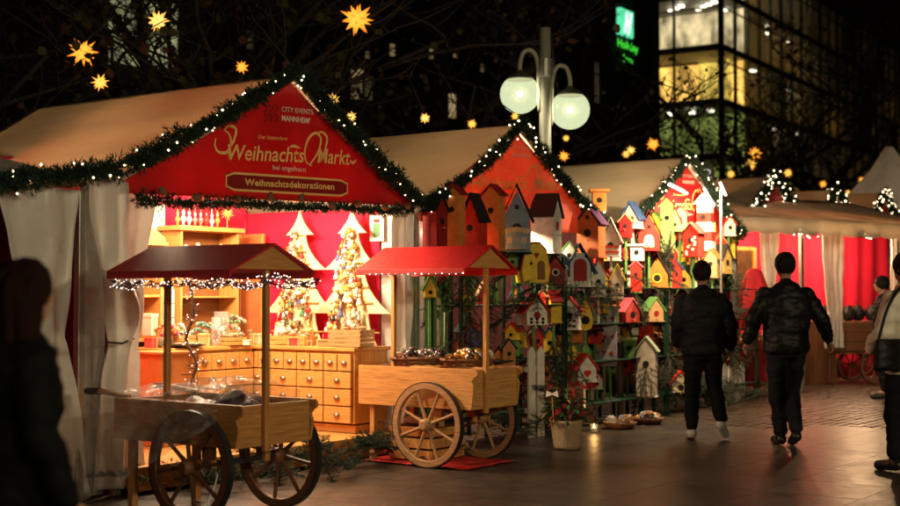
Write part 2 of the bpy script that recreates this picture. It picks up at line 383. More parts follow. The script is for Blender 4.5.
# print on the banner: from the places where the letters stand in the photograph
def bp(px, py): t, z, _ = on_row(px, py, -.03); return (t, z)
def banner_print(parent, dx=0., gm=GOLD, wm=PALE, mm=MAROON, box=True):
    def q(px, py): a = bp(px, py); return (a[0] + dx, a[1])
    def ht(px, py, n): a = bp(px, py); b = bp(px, py - n); return b[1] - a[1]
    lettering('CITY EVENTS', 'lettering', wm, parent, q(281.5, 111.5), q(313, 114.5), ht(295, 112, 5.2), bold=.004)
    lettering("MANNHEIM'", 'lettering', wm, parent, q(281.5, 120.5), q(310, 123.5), ht(295, 120, 5.6), bold=.02)
    lettering('Der besondere', 'lettering', gm, parent, q(258, 138.5), q(287, 140.5), ht(270, 139, 4.2), shear=.2)
    lettering('Weihnachts', 'lettering', gm, parent, q(228, 159.5), q(304, 162.2), ht(265, 160, 15.5), shear=.22, bold=.012)
    lettering('Markt', 'lettering', gm, parent, q(317, 162.6), q(350, 164.8), ht(335, 163, 15), shear=.22, bold=.012)
    lettering('bei engelhorn', 'lettering', wm, parent, q(272.5, 169.5), q(305.5, 172), ht(290, 170, 5), bold=.004)
    lettering('Weihnachtsdekorationen', 'lettering', gm, parent, q(244.5, 185.2), q(334, 189.6), ht(290, 187, 6.6), bold=.03, space=1.05)
    for P in ([(216, 138), (215, 146), (219, 152), (227, 152), (231, 143), (229, 134), (224, 130)],
              [(224, 130), (229, 126), (236, 129), (234, 140), (229, 150), (230, 160)],
              [(312, 166), (306, 161), (305, 150), (309, 138), (316, 133), (321, 139), (318, 152), (311, 163), (309, 165)],
              [(316, 134), (322, 132), (327, 138), (325, 150), (321, 162)], [(350, 160), (353, 163), (356, 160)], [(290, 147), (294, 146), (300, 148)]):
        mb = MB(); pts = [tuple(v) for v in spline([Vector(q(*p)) for p in P], 8)]
        n = len(pts); ribbon(mb, pts, [.004 + .008 * math.sin(math.pi * i / (n - 1)) for i in range(n)], -.0295)
        mb.build('swash', gm, parent)
    if box:
        c = [q(226.5, 172.5), q(347.5, 180.8), q(347.5, 196), q(226.5, 189.3)]
        mb = MB(); mb.add([(p[0], -.0270, p[1]) for p in c], [(3, 2, 1, 0)]); mb.build('print_panel', mm, parent)
        mb = MB(); P = []
        for i in range(4):
            a, b = Vector(c[i]), Vector(c[(i + 1) % 4]); P += [tuple(a.lerp(b, .06 if i % 2 == 0 else .2)), tuple(a.lerp(b, .94 if i % 2 == 0 else .8))]
        ribbon(mb, P, .009, -.0285, True); mb.build('print_border', gm, parent)
        mb = MB()                                        # the small chevron emblem
        for i in range(3):
            for r in range(2):
                x, y = 264 + i * 5.2, 105 + r * 9; ribbon(mb, [q(x, y), q(x + 4, y + 2.5), q(x + 1, y + 7)], .012, -.0285)
        mb.build('emblem', mm, parent)
banner_print(ban)
# lamps under the roof of that stall
def stall_lamp(t, w, z, power, col=(1, .78, .50), size=.09, shade=True):
    p = S(t, w, z); o = thing('pendant_lamp', 'small metal pendant lamp set unseen under the lit stall roof', 'lamp', p, 0, 'lamps under the stall roof')
    mb = MB(); mb.lathe([(.02, .10), (.03, .09), (.09, .02), (.10, 0), (.095, 0), (.03, .08)] if shade else [(.012, .10), (.022, .09), (.022, .05), (.015, .045)], 14); mb.build('shade' if shade else 'socket', IRON, o, smooth=True)
    mb = MB(); mb.tube([(0, 0, .1), (0, 0, .3)], .006, 5); mb.build('cord', BLACK, o)
    mb = MB(); mb.ball((0, 0, .02), .04, 10, 6); mb.build('bulb', glow('lamp_bulb', (1, .8, .5), 20), o, smooth=True)
    light('lamp_light', 'POINT', (0, 0, -.05), power, col, size, o)
STALL_POWER = 1.9
for t, w, z, pw in ((.75, .45, 2.42, 75), (1.55, .75, 2.52, 95), (2.35, .55, 2.45, 70), (1.9, 1.15, 2.5, 60)): stall_lamp(t, w, z, pw * STALL_POWER)

# garlands of the front
def sag(P, k=10, d=.03):
    out = []
    for a, b in zip(P, P[1:]):
        a, b = Vector(a), Vector(b)
        for i in range(k): t = i / k; out.append(a.lerp(b, t) - Vector((0, 0, d * 4 * t * (1 - t))))
    return out + [Vector(P[-1])]
NB0, NB1 = S(-2.2, -.16, 2.06), S(.0, -.12, EAVE + .11)
fir_garland('thick fir garland with warm bulbs edging the lettered red gable', sag([S(.0, -.12, EAVE + .11), S(TP, -.12, PEAK + .04), S(TR - .02, -.12, EAVE + .02)], 12, .03), .10, 1500, .085)
fir_garland('fir garland with warm bulbs along the low white awning at the left stall', sag([S(-2.2, -.16, 2.06), S(-.1, -.14, EAVE + .07)], 12, .02), .10, 1500, .075)
fir_garland('fir and cone swag under the lettered gable banner', sag([S(.12, -.05, 2.165), S(1.2, -.05, 2.20), S(2.4, -.05, 2.23), S(TR - .05, -.05, 2.27)], 8, .015), .075, 1100, lights=False)
CONE = mat('pine_cone', (.16, .085, .045), .7, bump=.4, bscale=60)
cone_me = MB().lathe([(.004, 0), (.026, .012), (.033, .035), (.026, .06), (.012, .08), (.002, .088)], 9).mesh('pine_cone', CONE, True)
for k in range(9):
    t = .3 + k * .37; o = inst('pine_cone', cone_me, None, T(*S(t, -.15, 2.19 + .025 * t)) @ Rx(random.uniform(.5, 2.4)) @ Ry(random.uniform(-1, 1)))
    tag(o, 'brown pine cone tucked into the swag under the gable banner', 'pine cone', 'cones in the swag')

# ---- the low neighbour on the left
st0 = thing('market_stall', 'low awning stall with white curtain and red inside beside the lettered stall', 'market stall', S(-2.6, 0), ROW)
def fn(u, v):
    a = Vector((0, -.1, 2.0)).lerp(Vector((2.62, -.1, 2.36)), u); b = Vector((0, 1.3, 2.9)).lerp(Vector((2.56, 1.3, 2.52)), u)
    p = a.lerp(b, v); return (p.x, p.y, p.z - .05 * math.sin(math.pi * v) + .01 * nz3(u * 5, v * 4, 9))
mb = MB(); mb.grid(fn, 14, 10); mb.build('roof_sheet', WHITE_TARP, st0, smooth=True, solid=.01)
for x in (0, 2.28): MB().box((x, .05, 1.1), (.06, .06, 2.2)).build('post', ALU, st0, bevel=.006)
curtain(st0, (1.55, .0, 0), (2.24, .0, 0), .05, 2.2, WHITE_TARP, 1.5, .04, tie=.52, pinch=.46, flare=.9, lean=.14, seed=9)
cloth_wall(st0, 'back_wall', (0, 1.3, 0), (2.5, 1.3, 0), .0, 2.5, REDWALL, 7, .02)
MB().prism([(2.30, .02), (2.52, .02), (2.52, 2.3), (2.30, 2.26)], .06, .075).build('wall_panel', mat('grey_sheeting', (.34, .31, .28), .35, bump=.3, bscale=6), st0)
# print frame hung in that stall
fr = thing('picture_frame', 'small red framed notice on the red wall of the low left stall', 'picture', S(-.98, .62, 1.62), ROW)
MB().box((0, 0, .12), (.22, .02, .26)).build('frame', mat('red_gloss', (.5, .02, .02), .35), fr, bevel=.005); MB().box((0, -.012, .12), (.15, .004, .18)).build('print', mat('dim_paper', (.5, .42, .35), .7), fr)

# ================================================================ drawer counters
PULL = None
def cup_pull():
    mb = MB(); n = 8; vs = []; k = 5
    for i in range(k + 1):
        for j in range(n + 1):
            a = math.pi * j / n; b = math.pi / 2 * i / k
            vs.append((.036 * math.cos(a) * math.cos(b), -.028 * math.sin(a) * math.cos(b) - .001, .032 * math.sin(b) - .01))
    mb.add(vs, [(i * (n + 1) + j, i * (n + 1) + j + 1, (i + 1) * (n + 1) + j + 1, (i + 1) * (n + 1) + j) for i in range(k) for j in range(n)])
    return mb.mesh('handle', BRASS, True)
PULL = cup_pull()
def drawer_chest(label, loc, rz, width, height, depth, tops, wides):
    o = thing('drawer_chest', label, 'chest', loc, rz); z0 = .06
    MB().box((width / 2, depth / 2 + .008, height / 2 + z0 / 2), (width, depth - .016, height - z0 - .05)).build('carcass', PINE[2], o, bevel=.004)
    MB().box((width / 2, depth / 2, height - .018), (width + .05, depth + .04, .035)).build('top', PINE[0], o, bevel=.006)
    MB().box((width / 2, depth / 2 + .01, .035), (width - .02, depth - .05, .07)).build('plinth', PINE[0], o, bevel=.003)
    rows = [(tops, .165)] + [(wides, (height - .05 - z0 - .165 - .03) / 3)] * 3; z = height - .055
    for n, h in rows:
        w = (width - .03) / n
        for i in range(n):
            me_key = ('drawer', round(w, 3), round(h, 3))
            if me_key not in MATS: MATS[me_key] = MB().box((0, 0, 0), (w - .012, .03, h - .012)).mesh('drawer', PINE[0])
            d = inst('drawer', MATS[me_key], o, loc=(.015 + w * (i + .5), -.004, z - h / 2)); md = d.modifiers.new('edges', 'BEVEL'); md.width = .004; md.segments = 2
            inst('handle', PULL, d, loc=(0, -.016, .0))
        z -= h
    return o
drawer_chest('pine drawer chest with cup pulls along the back of the lit stall', S(1.70, 1.38, .2), ROW, 1.13, .78, .48, 6, 3)
drawer_chest('pine drawer chest standing below the two tree boards', S(2.85, 1.84, .2), ROW - math.pi / 2, 1.69, .78, .5, 10, 5)
ob = thing('display_box', 'plain orange wooden box standing behind the white curtain in the lit stall', 'box', S(1.10, .95, .2), ROW)
for nm, c, d in (('side_panel', (0, 0, .38), (.02, .4, .76)), ('side_panel', (.36, 0, .38), (.02, .4, .76)), ('front_panel', (.18, -.19, .38), (.34, .02, .76)), ('lid', (.18, 0, .772), (.4, .42, .022))):
    MB().box(c, d).build(nm, mat('orange_wood', (.55, .2, .05), .5), ob, bevel=.003)
# shelf cabinet with glass tree tops, arched cabinet
sh = thing('shelf_cabinet', 'pine shelf cabinet with pointed glass tree tops on it', 'cabinet', S(2.24, 1.76, .98), ROW)
for nm, c, d in (('side_panel', (.015, .13, .55), (.025, .26, 1.1)), ('side_panel', (.765, .13, .55), (.025, .26, 1.1)), ('top', (.39, .12, 1.115), (.86, .32, .045)), ('shelf', (.39, .13, .02), (.72, .24, .03)), ('shelf', (.39, .13, .46), (.72, .24, .02)), ('shelf', (.39, .13, .83), (.72, .24, .02)), ('back_panel', (.39, .255, .55), (.72, .012, 1.08))):
    MB().box(c, d).build(nm, mat('shaded_shelf_wood', (.24, .10, .03), .6) if nm == 'back_panel' else PINE[2] if 'panel' in nm else PINE[0], sh, bevel=.004)  # back panel coloured darker for the shade between the shelves
GL = [mat('glass_white', (.8, .72, .6), .12, .3), mat('glass_gold', (.75, .4, .1), .15, .6), mat('glass_red', (.6, .05, .04), .12, .3), mat('glass_silver', (.75, .74, .7), .1, .9), mat('glass_green', (.15, .3, .2), .15, .4), mat('glass_dark', (.09, .08, .08), .15, .6)]
def finial(k, loc, h, label, group):
    mb = MB(); r = h * .13
    mb.lathe([(.012, 0), (.012, h * .12), (r * .5, h * .16), (r, h * .28), (r * .6, h * .4), (r * .35, h * .45), (r * .62, h * .54), (r * .3, h * .64), (r * .16, h * .8), (.002, h)], 12)
    o = mb.build('tree_topper', GL[k], None, smooth=True); o.location = loc; return tag(o, label, 'tree topper', group)
for i, k in enumerate((1, 0, 0, 3, 3, 2, 0, 1)):
    finial(k, S(2.29 + i * .075, 1.86, 2.118), .235 - .02 * (i % 3 == 0) + .01 * (i % 2), 'pointed glass tree top standing on the pine shelf cabinet', 'glass tree tops on the cabinet')
def spiky(name, mat_, R_, n, wd, parent=None, seed=0, k=5):
    """moravian star: a core with many long pyramids"""
    mb = MB(); rr = random.Random(seed)
    for i in range(n):
        z = 1 - 2 * (i + .5) / n; a = i * 2.39996 + seed; d = Vector((math.sqrt(1 - z * z) * math.cos(a), math.sqrt(1 - z * z) * math.sin(a), z))
        q = d.orthogonal().normalized(); p = d.cross(q); L = R_ * (1 if i % 2 else .82)
        base = [d * R_ * .26 + (q * math.cos(b * 6.283 / 4) + p * math.sin(b * 6.283 / 4)) * wd for b in range(4)]
        mb.add(base + [d * L], [(0, 1, 4), (1, 2, 4), (2, 3, 4), (3, 0, 4)])
    mb.ball((0, 0, 0), R_ * .3, 10, 6); return mb.mesh(name, mat_)
so = inst('straw_star', spiky('straw_star', mat('straw_gold', (.7, .42, .1), .5), .085, 26, .006, None, 3), None, T(*S(2.93, 1.84, 2.27))); tag(so, 'spiky gold straw star on a stick atop the pine shelf cabinet', 'star')
MB().tube([(0, 0, -.155), (0, 0, 0)], .006, 6).build('stick', PINE[2], so)
ANG = mat('white_ceramic', (.75, .66, .52), .35)
def figurine(loc, h, label, group, m=ANG):
    mb = MB(); mb.lathe([(h * .3, 0), (h * .26, h * .15), (h * .12, h * .6), (h * .05, h * .68)], 10); mb.ball((0, 0, h * .8), h * .15, 10, 6)
    for s in (-1, 1): mb.prism([(s * h * .05, h * .45), (s * h * .36, h * .72), (s * h * .3, h * .35)][::s], h * .06, h * .1)
    o = mb.build('angel_figurine', m, None, smooth=False); o.location = loc; o.rotation_euler = (0, 0, ROW - 1); return tag(o, label, 'figurine', group)
for i in range(4): figurine(S(2.38 + i * .155, 1.84, 1.822), .13 + .02 * (i % 2), 'white angel figurine on the top shelf of the pine cabinet', 'angels in the pine cabinet')
ac = thing('arched_cabinet', 'tall pine cabinet with curved arched top at the back of the lit stall', 'cabinet', S(1.5, 1.80, .2), ROW)
arch = [(0, 1.72)] + [(x, 1.84 + .13 * math.cos((x - .1) * 4.2)) for x in [.0, .1, .2, .3, .4, .5, .56]][::1] + [(.56, 1.72)]
mb = MB(); mb.prism([arch[0]] + [arch[-1]] + arch[-2:0:-1], -.03, .0); mb.build('crest', PINE[0], ac, bevel=.003)
for nm, c, d in (('side_panel', (.015, .14, .86), (.03, .28, 1.72)), ('side_panel', (.545, .14, .86), (.03, .28, 1.72)), ('back_panel', (.28, .28, .86), (.52, .012, 1.72)), ('shelf', (.28, .14, .84), (.5, .26, .025)), ('shelf', (.28, .14, 1.25), (.5, .26, .025)), ('top', (.28, .13, 1.735), (.62, .34, .03))):
    MB().box(c, d).build(nm, DARKW[0] if nm == 'back_panel' else PINE[0], ac, bevel=.003)  # back panel coloured dark for the shade in the opening
wp = thing('wood_panel', 'flat reddish wooden panel standing against the red wall behind the shelf cabinet', 'panel', S(3.36, 2.05, .98), ROW - math.pi / 2)
MB().box((.14, 0, .55), (.34, .03, 1.1)).build('board', mat('reddish_wood', (.5, .16, .05), .5, bump=.1), wp, bevel=.004)
for x in (-.02, .3): MB().box((x, -.022, .55), (.035, .014, 1.1)).build('trim', PINE[2], wp, bevel=.003)
# paper hung on the walls
cal = thing('wall_calendar', 'white paper calendar sheet on red wall above the arched cabinet', 'calendar', S(1.93, 2.05, 2.03), ROW)
PAPER = mat('paper', (.72, .69, .6), .8, var=.05)
MB().box((.18, 0, .15), (.38, .006, .31)).build('sheet', PAPER, cal)
mb = MB()
for r in range(3):
    for c in range(3):
        mb.box((.2 + c * .065, -.005, .06 + r * .085), (.04, .002, .055)); 
mb.build('printed_pictures', mat('print_grey', (.25, .28, .25), .8, var=.5, scale=40), cal)
mb = MB()
for r in range(4): mb.box((.08, -.005, .06 + r * .07), (.11, .002, .018))
mb.build('printed_lines', mat('print_pink', (.6, .25, .22), .8), cal)
no = thing('notice_sheet', 'small white notice with green emblem at the front edge of the red wall', 'notice', S(TR - .08, .37, 1.98), ROW - math.pi / 2)
MB().box((0, 0, .12), (.17, .006, .25)).build('sheet', PAPER, no); MB().box((0, -.005, .10), (.08, .002, .13)).build('print', mat('print_green', (.1, .25, .12), .8), no); MB().box((0, -.005, .19), (.07, .002, .035)).build('print', mat('print_red', (.5, .05, .05), .8), no)

# ================================================================ tree boards
def tree_board(label, w_mid):
    o = thing('tree_board', label, 'tree board', S(3.30, w_mid, .985), ROW - math.pi / 2)
    half = []
    for (z0, h0, z1, h1) in ((1.28, .0, 1.02, .175), (1.02, .075, .69, .34), (.69, .15, .285, .46), (.285, .2, .0, .30)):
        for i in range(7):
            f = i / 6; half.append((h0 + (h1 - h0) * f ** 1.7 * (.65 + .35 * f) + .0005, z0 + (z1 - z0) * f))
    poly = [(-x, z) for x, z in half] + [(x, z) for x, z in half[::-1]]
    mb = MB(); vs = []; 
    poly = [(x, z * 1.045) for x, z in poly]; mb.prism(poly, 0, .018); mb.build('board', mat('pale_board', (.80, .64, .36), .55, var=.08, bump=.05), o)
    for z in (.12, .40, .55, .78, .9, 1.06): MB().box((0, -.012, z), (max(.12, .62 * (1.25 - z)), .02, .012)).build('rail', PINE[0], o)
    return o
ORN = {}
def ornament_meshes():
    L = []
    for k, m in enumerate(GL + [mat('felt_blue', (.08, .1, .25), .8), mat('straw_gold', (.7, .42, .1), .5), ANG, mat('felt_green', (.06, .16, .07), .9), mat('nut_brown', (.22, .1, .04), .6), mat('felt_red', (.55, .04, .03), .9)]):
        mb = MB(); mb.ball((0, 0, 0), .024, 9, 6); mb.tube([(0, 0, .022), (0, 0, .05)], .004, 5); L.append(mb.mesh('ornament', m, True))
        mb = MB(); mb.lathe([(.026, -.04), (.022, -.02), (.008, .015), (.004, .02)], 8); mb.ball((0, 0, .028), .014, 8, 5); L.append(mb.mesh('ornament', m, True))
        mb = MB(); pts = [(.034 * (1 if i % 2 else .45) * math.sin(i * .628), .034 * (1 if i % 2 else .45) * math.cos(i * .628)) for i in range(10)]; mb.prism(pts[::-1], -.006, .006); L.append(mb.mesh('ornament', m))
    return L
ORNM = ornament_meshes()
def hang_ornaments(w_mid, n, label, group):
    base = Matrix.Translation(S(3.30, w_mid, .985)) @ Rz(ROW - math.pi / 2); k = 0; rails = (.12, .2, .30, .40, .48, .55, .66, .78, .86, .95, 1.06)
    while k < n:
        z = random.choice(rails) + random.uniform(-.03, .03); lim = .30 * (1.24 - z) / 1.24 * (1.0 + .35 * ((z < .95) and (z > .69)))
        x = random.uniform(-lim, lim * .8); me = ORNM[random.choice((0, 1, 2, 3, 4, 5, 9, 10, 11, 21, 22, 23, 24, 25, 26, 24, 25, 0, 3) if random.random() < .72 else range(len(ORNM)))]
        o = inst('ornament', me, None, base @ T(x, -.045 - random.uniform(0, .03), z) @ Rz(random.uniform(-.8, .8)) @ Matrix.Scale(random.uniform(.75, 1.35), 4)); tag(o, label, 'ornament', group); k += 1
tree_board('tree shaped pale board further from the white curtain, hung with ornaments', 1.22); tree_board('tree shaped pale board nearer the white curtain, hung with ornaments', .55)
hang_ornaments(1.22, 135, 'small ornament hung on the tree board further from the white curtain', 'ornaments on the farther tree board')
hang_ornaments(.55, 140, 'small ornament hung on the tree board nearer the white curtain', 'ornaments on the nearer tree board')
GLASS = film('clear_glass', (.9, .95, .92), .92, .05, 0)
# goods on the counters
TOPZ = .982
PET = [mat('petal_' + n, c, .7, var=.25, scale=20) for n, c in (('cream', (.75, .62, .42)), ('pink', (.7, .2, .22)), ('orange', (.75, .3, .1)), ('green', (.3, .42, .25)), ('white', (.78, .72, .62)), ('teal', (.25, .42, .36)))]
def bloom_mesh(m, r=.032):
    mb = MB()
    for ring, (n, t, s) in enumerate(((6, .95, 1), (5, .6, .8), (3, .25, .6))):
        for i in range(n):
            a = 6.283 * i / n + ring; d = Vector((math.cos(a) * math.sin(t), math.sin(a) * math.sin(t), math.cos(t))); q = Vector((-math.sin(a), math.cos(a), 0)); e = d.cross(q)
            mb.add([d * r * .1, d * r * .7 + q * r * .55 * s, d * r * 1.1 + e * r * .1, d * r * .7 - q * r * .55 * s], [(0, 1, 2, 3)])
    return mb.mesh('bloom', m)
BLOOM = [bloom_mesh(m) for m in PET]
def arrangement(label, loc, r, h, n, kinds, spread):
    o = thing('flower_arrangement', label, 'flowers', loc)
    mb = MB(); mb.lathe([(r * .9, 0), (r, .01), (r, h), (r * .96, h), (r * .96, .015), (.001, .014)], 18); mb.build('vase', GLASS, o, smooth=True)
    mb = MB(); mb.lathe([(r * .8, .016), (r * .9, .03), (r * .9, h * .7), (r * .6, h * .75)], 12); mb.build('moss', mat('moss', (.10, .15, .06), .95, bump=.6), o)
    for i in range(n):
        a = random.uniform(0, 6.283); q = math.sqrt(random.random()); d = Vector((math.cos(a) * q, math.sin(a) * q, 0)) * spread
        z = h * .8 + (1 - q * q) * spread * .9 + random.uniform(0, .03)
        inst('bloom', BLOOM[random.choice(kinds)], o, T(d.x, d.y, z) @ Matrix.Rotation(q * .9, 4, Vector((-math.sin(a), math.cos(a), 0))) @ Matrix.Scale(random.uniform(.8, 1.35), 4))
    return o
arrangement('square bunch of pastel roses in a glass vase by the corner of the drawer chests', S(2.74, 1.56, TOPZ), .10, .13, 34, (0, 1, 2, 3, 4), .15)
arrangement('glass vase of red and pink blooms on the back chest by the curtain', S(1.82, 1.50, TOPZ), .07, .10, 22, (1, 1, 2, 0), .11)
arrangement('low bowl of teal and cream blooms beside the glass cylinders', S(2.42, 1.62, TOPZ), .08, .10, 22, (5, 5, 0, 4), .12)
arrangement('cream blooms in a pot between the wooden boxes on the back chest', S(2.12, 1.66, TOPZ), .07, .10, 18, (0, 4, 4), .10)
def glass_cylinder(loc, r, h, label):
    o = thing('glass_cylinder', label, 'glass', loc); mb = MB(); mb.lathe([(r * .95, 0), (r, .01), (r, h), (r * .95, h), (r * .95, .02), (.001, .018)], 18); mb.build('glass', GLASS, o, smooth=True)
    for i in range(5):
        b = MB(); b.ball((0, 0, 0), r * .42, 9, 6); q = b.build('bauble', random.choice(GL), o, smooth=True); q.location = (random.uniform(-.4, .4) * r, random.uniform(-.4, .4) * r, .03 + r * .4 + i * r * .6)
glass_cylinder(S(2.40, 1.45, TOPZ), .045, .27, 'slim glass cylinder with lid band on the back chest'); glass_cylinder(S(2.56, 1.54, TOPZ), .075, .32, 'wide tall glass cylinder beside the pastel roses')
def crate(loc, rz, d, label, slats=3, m=None, fill=None):
    o = thing('wooden_crate', label, 'crate', loc, rz); m = m or PINE[0]
    for k in range(slats):
        z = (k + .5) * d[2] / slats; hh = d[2] / slats * .82
        for s in (-1, 1):
            MB().box((0, s * d[1] / 2, z), (d[0], .012, hh)).build('slat', m, o, bevel=.002); MB().box((s * d[0] / 2, 0, z), (.012, d[1] - .014, hh)).build('slat', m, o, bevel=.002)
    MB().box((0, 0, .01), (d[0] - .02, d[1] - .02, .014)).build('bottom', m, o)
    if fill is not None:
        for i in range(14):
            q = inst('filling', BLOOM[random.choice(fill)], o, T(random.uniform(-.4, .4) * d[0], random.uniform(-.35, .35) * d[1], d[2] * .8 + random.uniform(0, .03)) @ Rz(random.uniform(0, 6)))
    return o
crate(S(2.03, 1.52, TOPZ), ROW, (.20, .16, .11), 'small slatted crate of cream flowers on the back chest', 3, None, (0, 4)); crate(S(2.60, 1.42, TOPZ), ROW + .1, (.22, .14, .08), 'flat wooden box of white shapes in front of the glass cylinders', 2, None, (4, 0))
crate(S(3.0, .30, TOPZ), ROW - 1.4, (.34, .26, .16), 'slatted wood crate at the front end of the drawer chest', 4, wood('thin_slats', (.42, .24, .09), 0), (0, 2)); crate(S(3.04, 1.05, TOPZ), ROW - 1.5, (.42, .2, .09), 'shallow long tray of ornaments under the tree boards', 2, None, (2, 4, 0))
pl = thing('serving_plate', 'dark oval plate heaped with small white sweets on the back chest', 'plate', S(1.98, 1.40, TOPZ), ROW)
mb = MB(); mb.lathe([(.10, 0), (.17, .02), (.175, .026), (.10, .010), (.001, .008)], 22); mb.build('plate', BLACK, pl, smooth=True)
for i in range(26):
    a = random.uniform(0, 6.28); q = math.sqrt(random.random()) * .13; inst('sweet', BLOOM[random.choice((0, 4))], pl, T(math.cos(a) * q, math.sin(a) * q, .02) @ Matrix.Scale(.8, 4))
ws = thing('drawer_stack', 'narrow white stack of little drawers between the cabinets', 'drawers', S(2.08, 1.80, TOPZ + .3), ROW)
for k in range(4): MB().box((.06, .1, -.24 + k * .135), (.13, .2, .128)).build('drawer', mat('ivory_paint', (.7, .64, .5), .5), ws, bevel=.004)
MB().box((.06, .1, -.31), (.14, .2, .02)).build('base', PINE[0], ws)
for i in range(7):
    finial(random.choice((0, 1, 3)), S(2.95 + .03 * (i % 2), .45 + i * .075, TOPZ), .11, 'small glass figure standing on the drawer chest below the tree boards', 'glass figures below the tree boards')

for i, (t, w, d, c, lab) in enumerate(((1.78, 1.62, (.12, .1, .09), (.6, .1, .08), 'small red gift box behind the pink blooms on the back chest'), (1.76, 1.64, (.1, .1, .2), (.7, .6, .45), 'tall cream carton at the curtain end of the back chest'), (2.24, 1.44, (.1, .08, .12), (.62, .36, .14), 'upright kraft box in front of the shelf cabinet'), (2.72, 1.38, (.14, .1, .05), (.7, .62, .5), 'flat white box at the corner of the drawer chests'), (2.98, .62, (.16, .12, .06), (.5, .3, .12), 'flat kraft box below the nearer tree board'), (2.96, .98, (.12, .1, .07), (.55, .06, .05), 'small red box below the farther tree board'), (3.05, 1.5, (.2, .14, .1), (.6, .45, .25), 'tan carton in the corner behind the roses'))):
    o = thing('gift_box', lab, 'box', S(t, w, TOPZ + (.11 if i == 1 else 0)), ROW + .2 * i); m = mat('box_card_%d' % i, c, .6)
    MB().box((0, 0, d[2] * .42), (d[0], d[1], d[2] * .84)).build('carton', m, o, bevel=.003); MB().box((0, 0, d[2] * .9), (d[0] + .008, d[1] + .008, d[2] * .18)).build('lid', m, o, bevel=.003)
    MB().box((0, 0, d[2] * .5), (.014, d[1] + .012, d[2] + .004)).build('ribbon', GOLD, o)
# ================================================================ hand carts
REDROOF = mat('red_roof_felt', (.56, .012, .014), .55, var=.35, scale=90, bump=.6, bscale=200, wear=(.75, .25, .2))
def wheel_parts(parent, loc, r, woodm, ironm, phase, rz=0.):
    wh = MB(); n = 40; th = .05
    vs = []
    for rr, x in ((r - .055, -th / 2), (r, -th / 2), (r, th / 2), (r - .055, th / 2)):
        vs += [(x, rr * math.cos(6.2832 * j / n), rr * math.sin(6.2832 * j / n)) for j in range(n)]
    wh.add(vs, [(k * n + j, k * n + (j + 1) % n, ((k + 1) % 4) * n + (j + 1) % n, ((k + 1) % 4) * n + j) for k in range(4) for j in range(n)])
    o = wh.build('wheel', woodm, parent, bevel=.005); o.location = loc; o.rotation_euler = (0, 0, rz)
    t = MB(); vs = []
    for rr, x in ((r + .0005, -th / 2 - .001), (r + .006, -th / 2 - .001), (r + .006, th / 2 + .001), (r + .0005, th / 2 + .001)):
        vs += [(x, rr * math.cos(6.2832 * j / n), rr * math.sin(6.2832 * j / n)) for j in range(n)]
    t.add(vs, [(k * n + j, k * n + (j + 1) % n, ((k + 1) % 4) * n + (j + 1) % n, ((k + 1) % 4) * n + j) for k in range(4) for j in range(n)]); t.build('tyre', ironm, o)
    h = MB(); h.tube([(-.075, 0, 0), (-.05, 0, 0), (.05, 0, 0), (.075, 0, 0)], [.036, .052, .052, .036], 16); h.build('hub', woodm, o, smooth=False, bevel=.004)
    sp = MB().tube([(0, 0, .045), (0, 0, r * .45), (0, 0, r - .05)], [.017, .013, .014], 8).mesh('spoke', woodm)
    for k in range(8): inst('spoke', sp, o, Rx(6.2832 * k / 8 + phase))
def scroll(y0, y1, z0, z1, lip=.05):                 # side board with a scrolled end
    P = [(y0 + lip * 1.2, z0), (y1, z0), (y1, z1), (y0 + .03, z1)]
    c = (y0 + .03, z1 - .035)
    P += [(c[0] + .035 * math.cos(a), c[1] + .035 * math.sin(a)) for a in [R(x) for x in (110, 150, 190, 230, 270)]]
    P += [(y0 + .055, z1 - .10), (y0 + .035, z1 - .14), (y0 + .04, z1 - .19)]
    return P
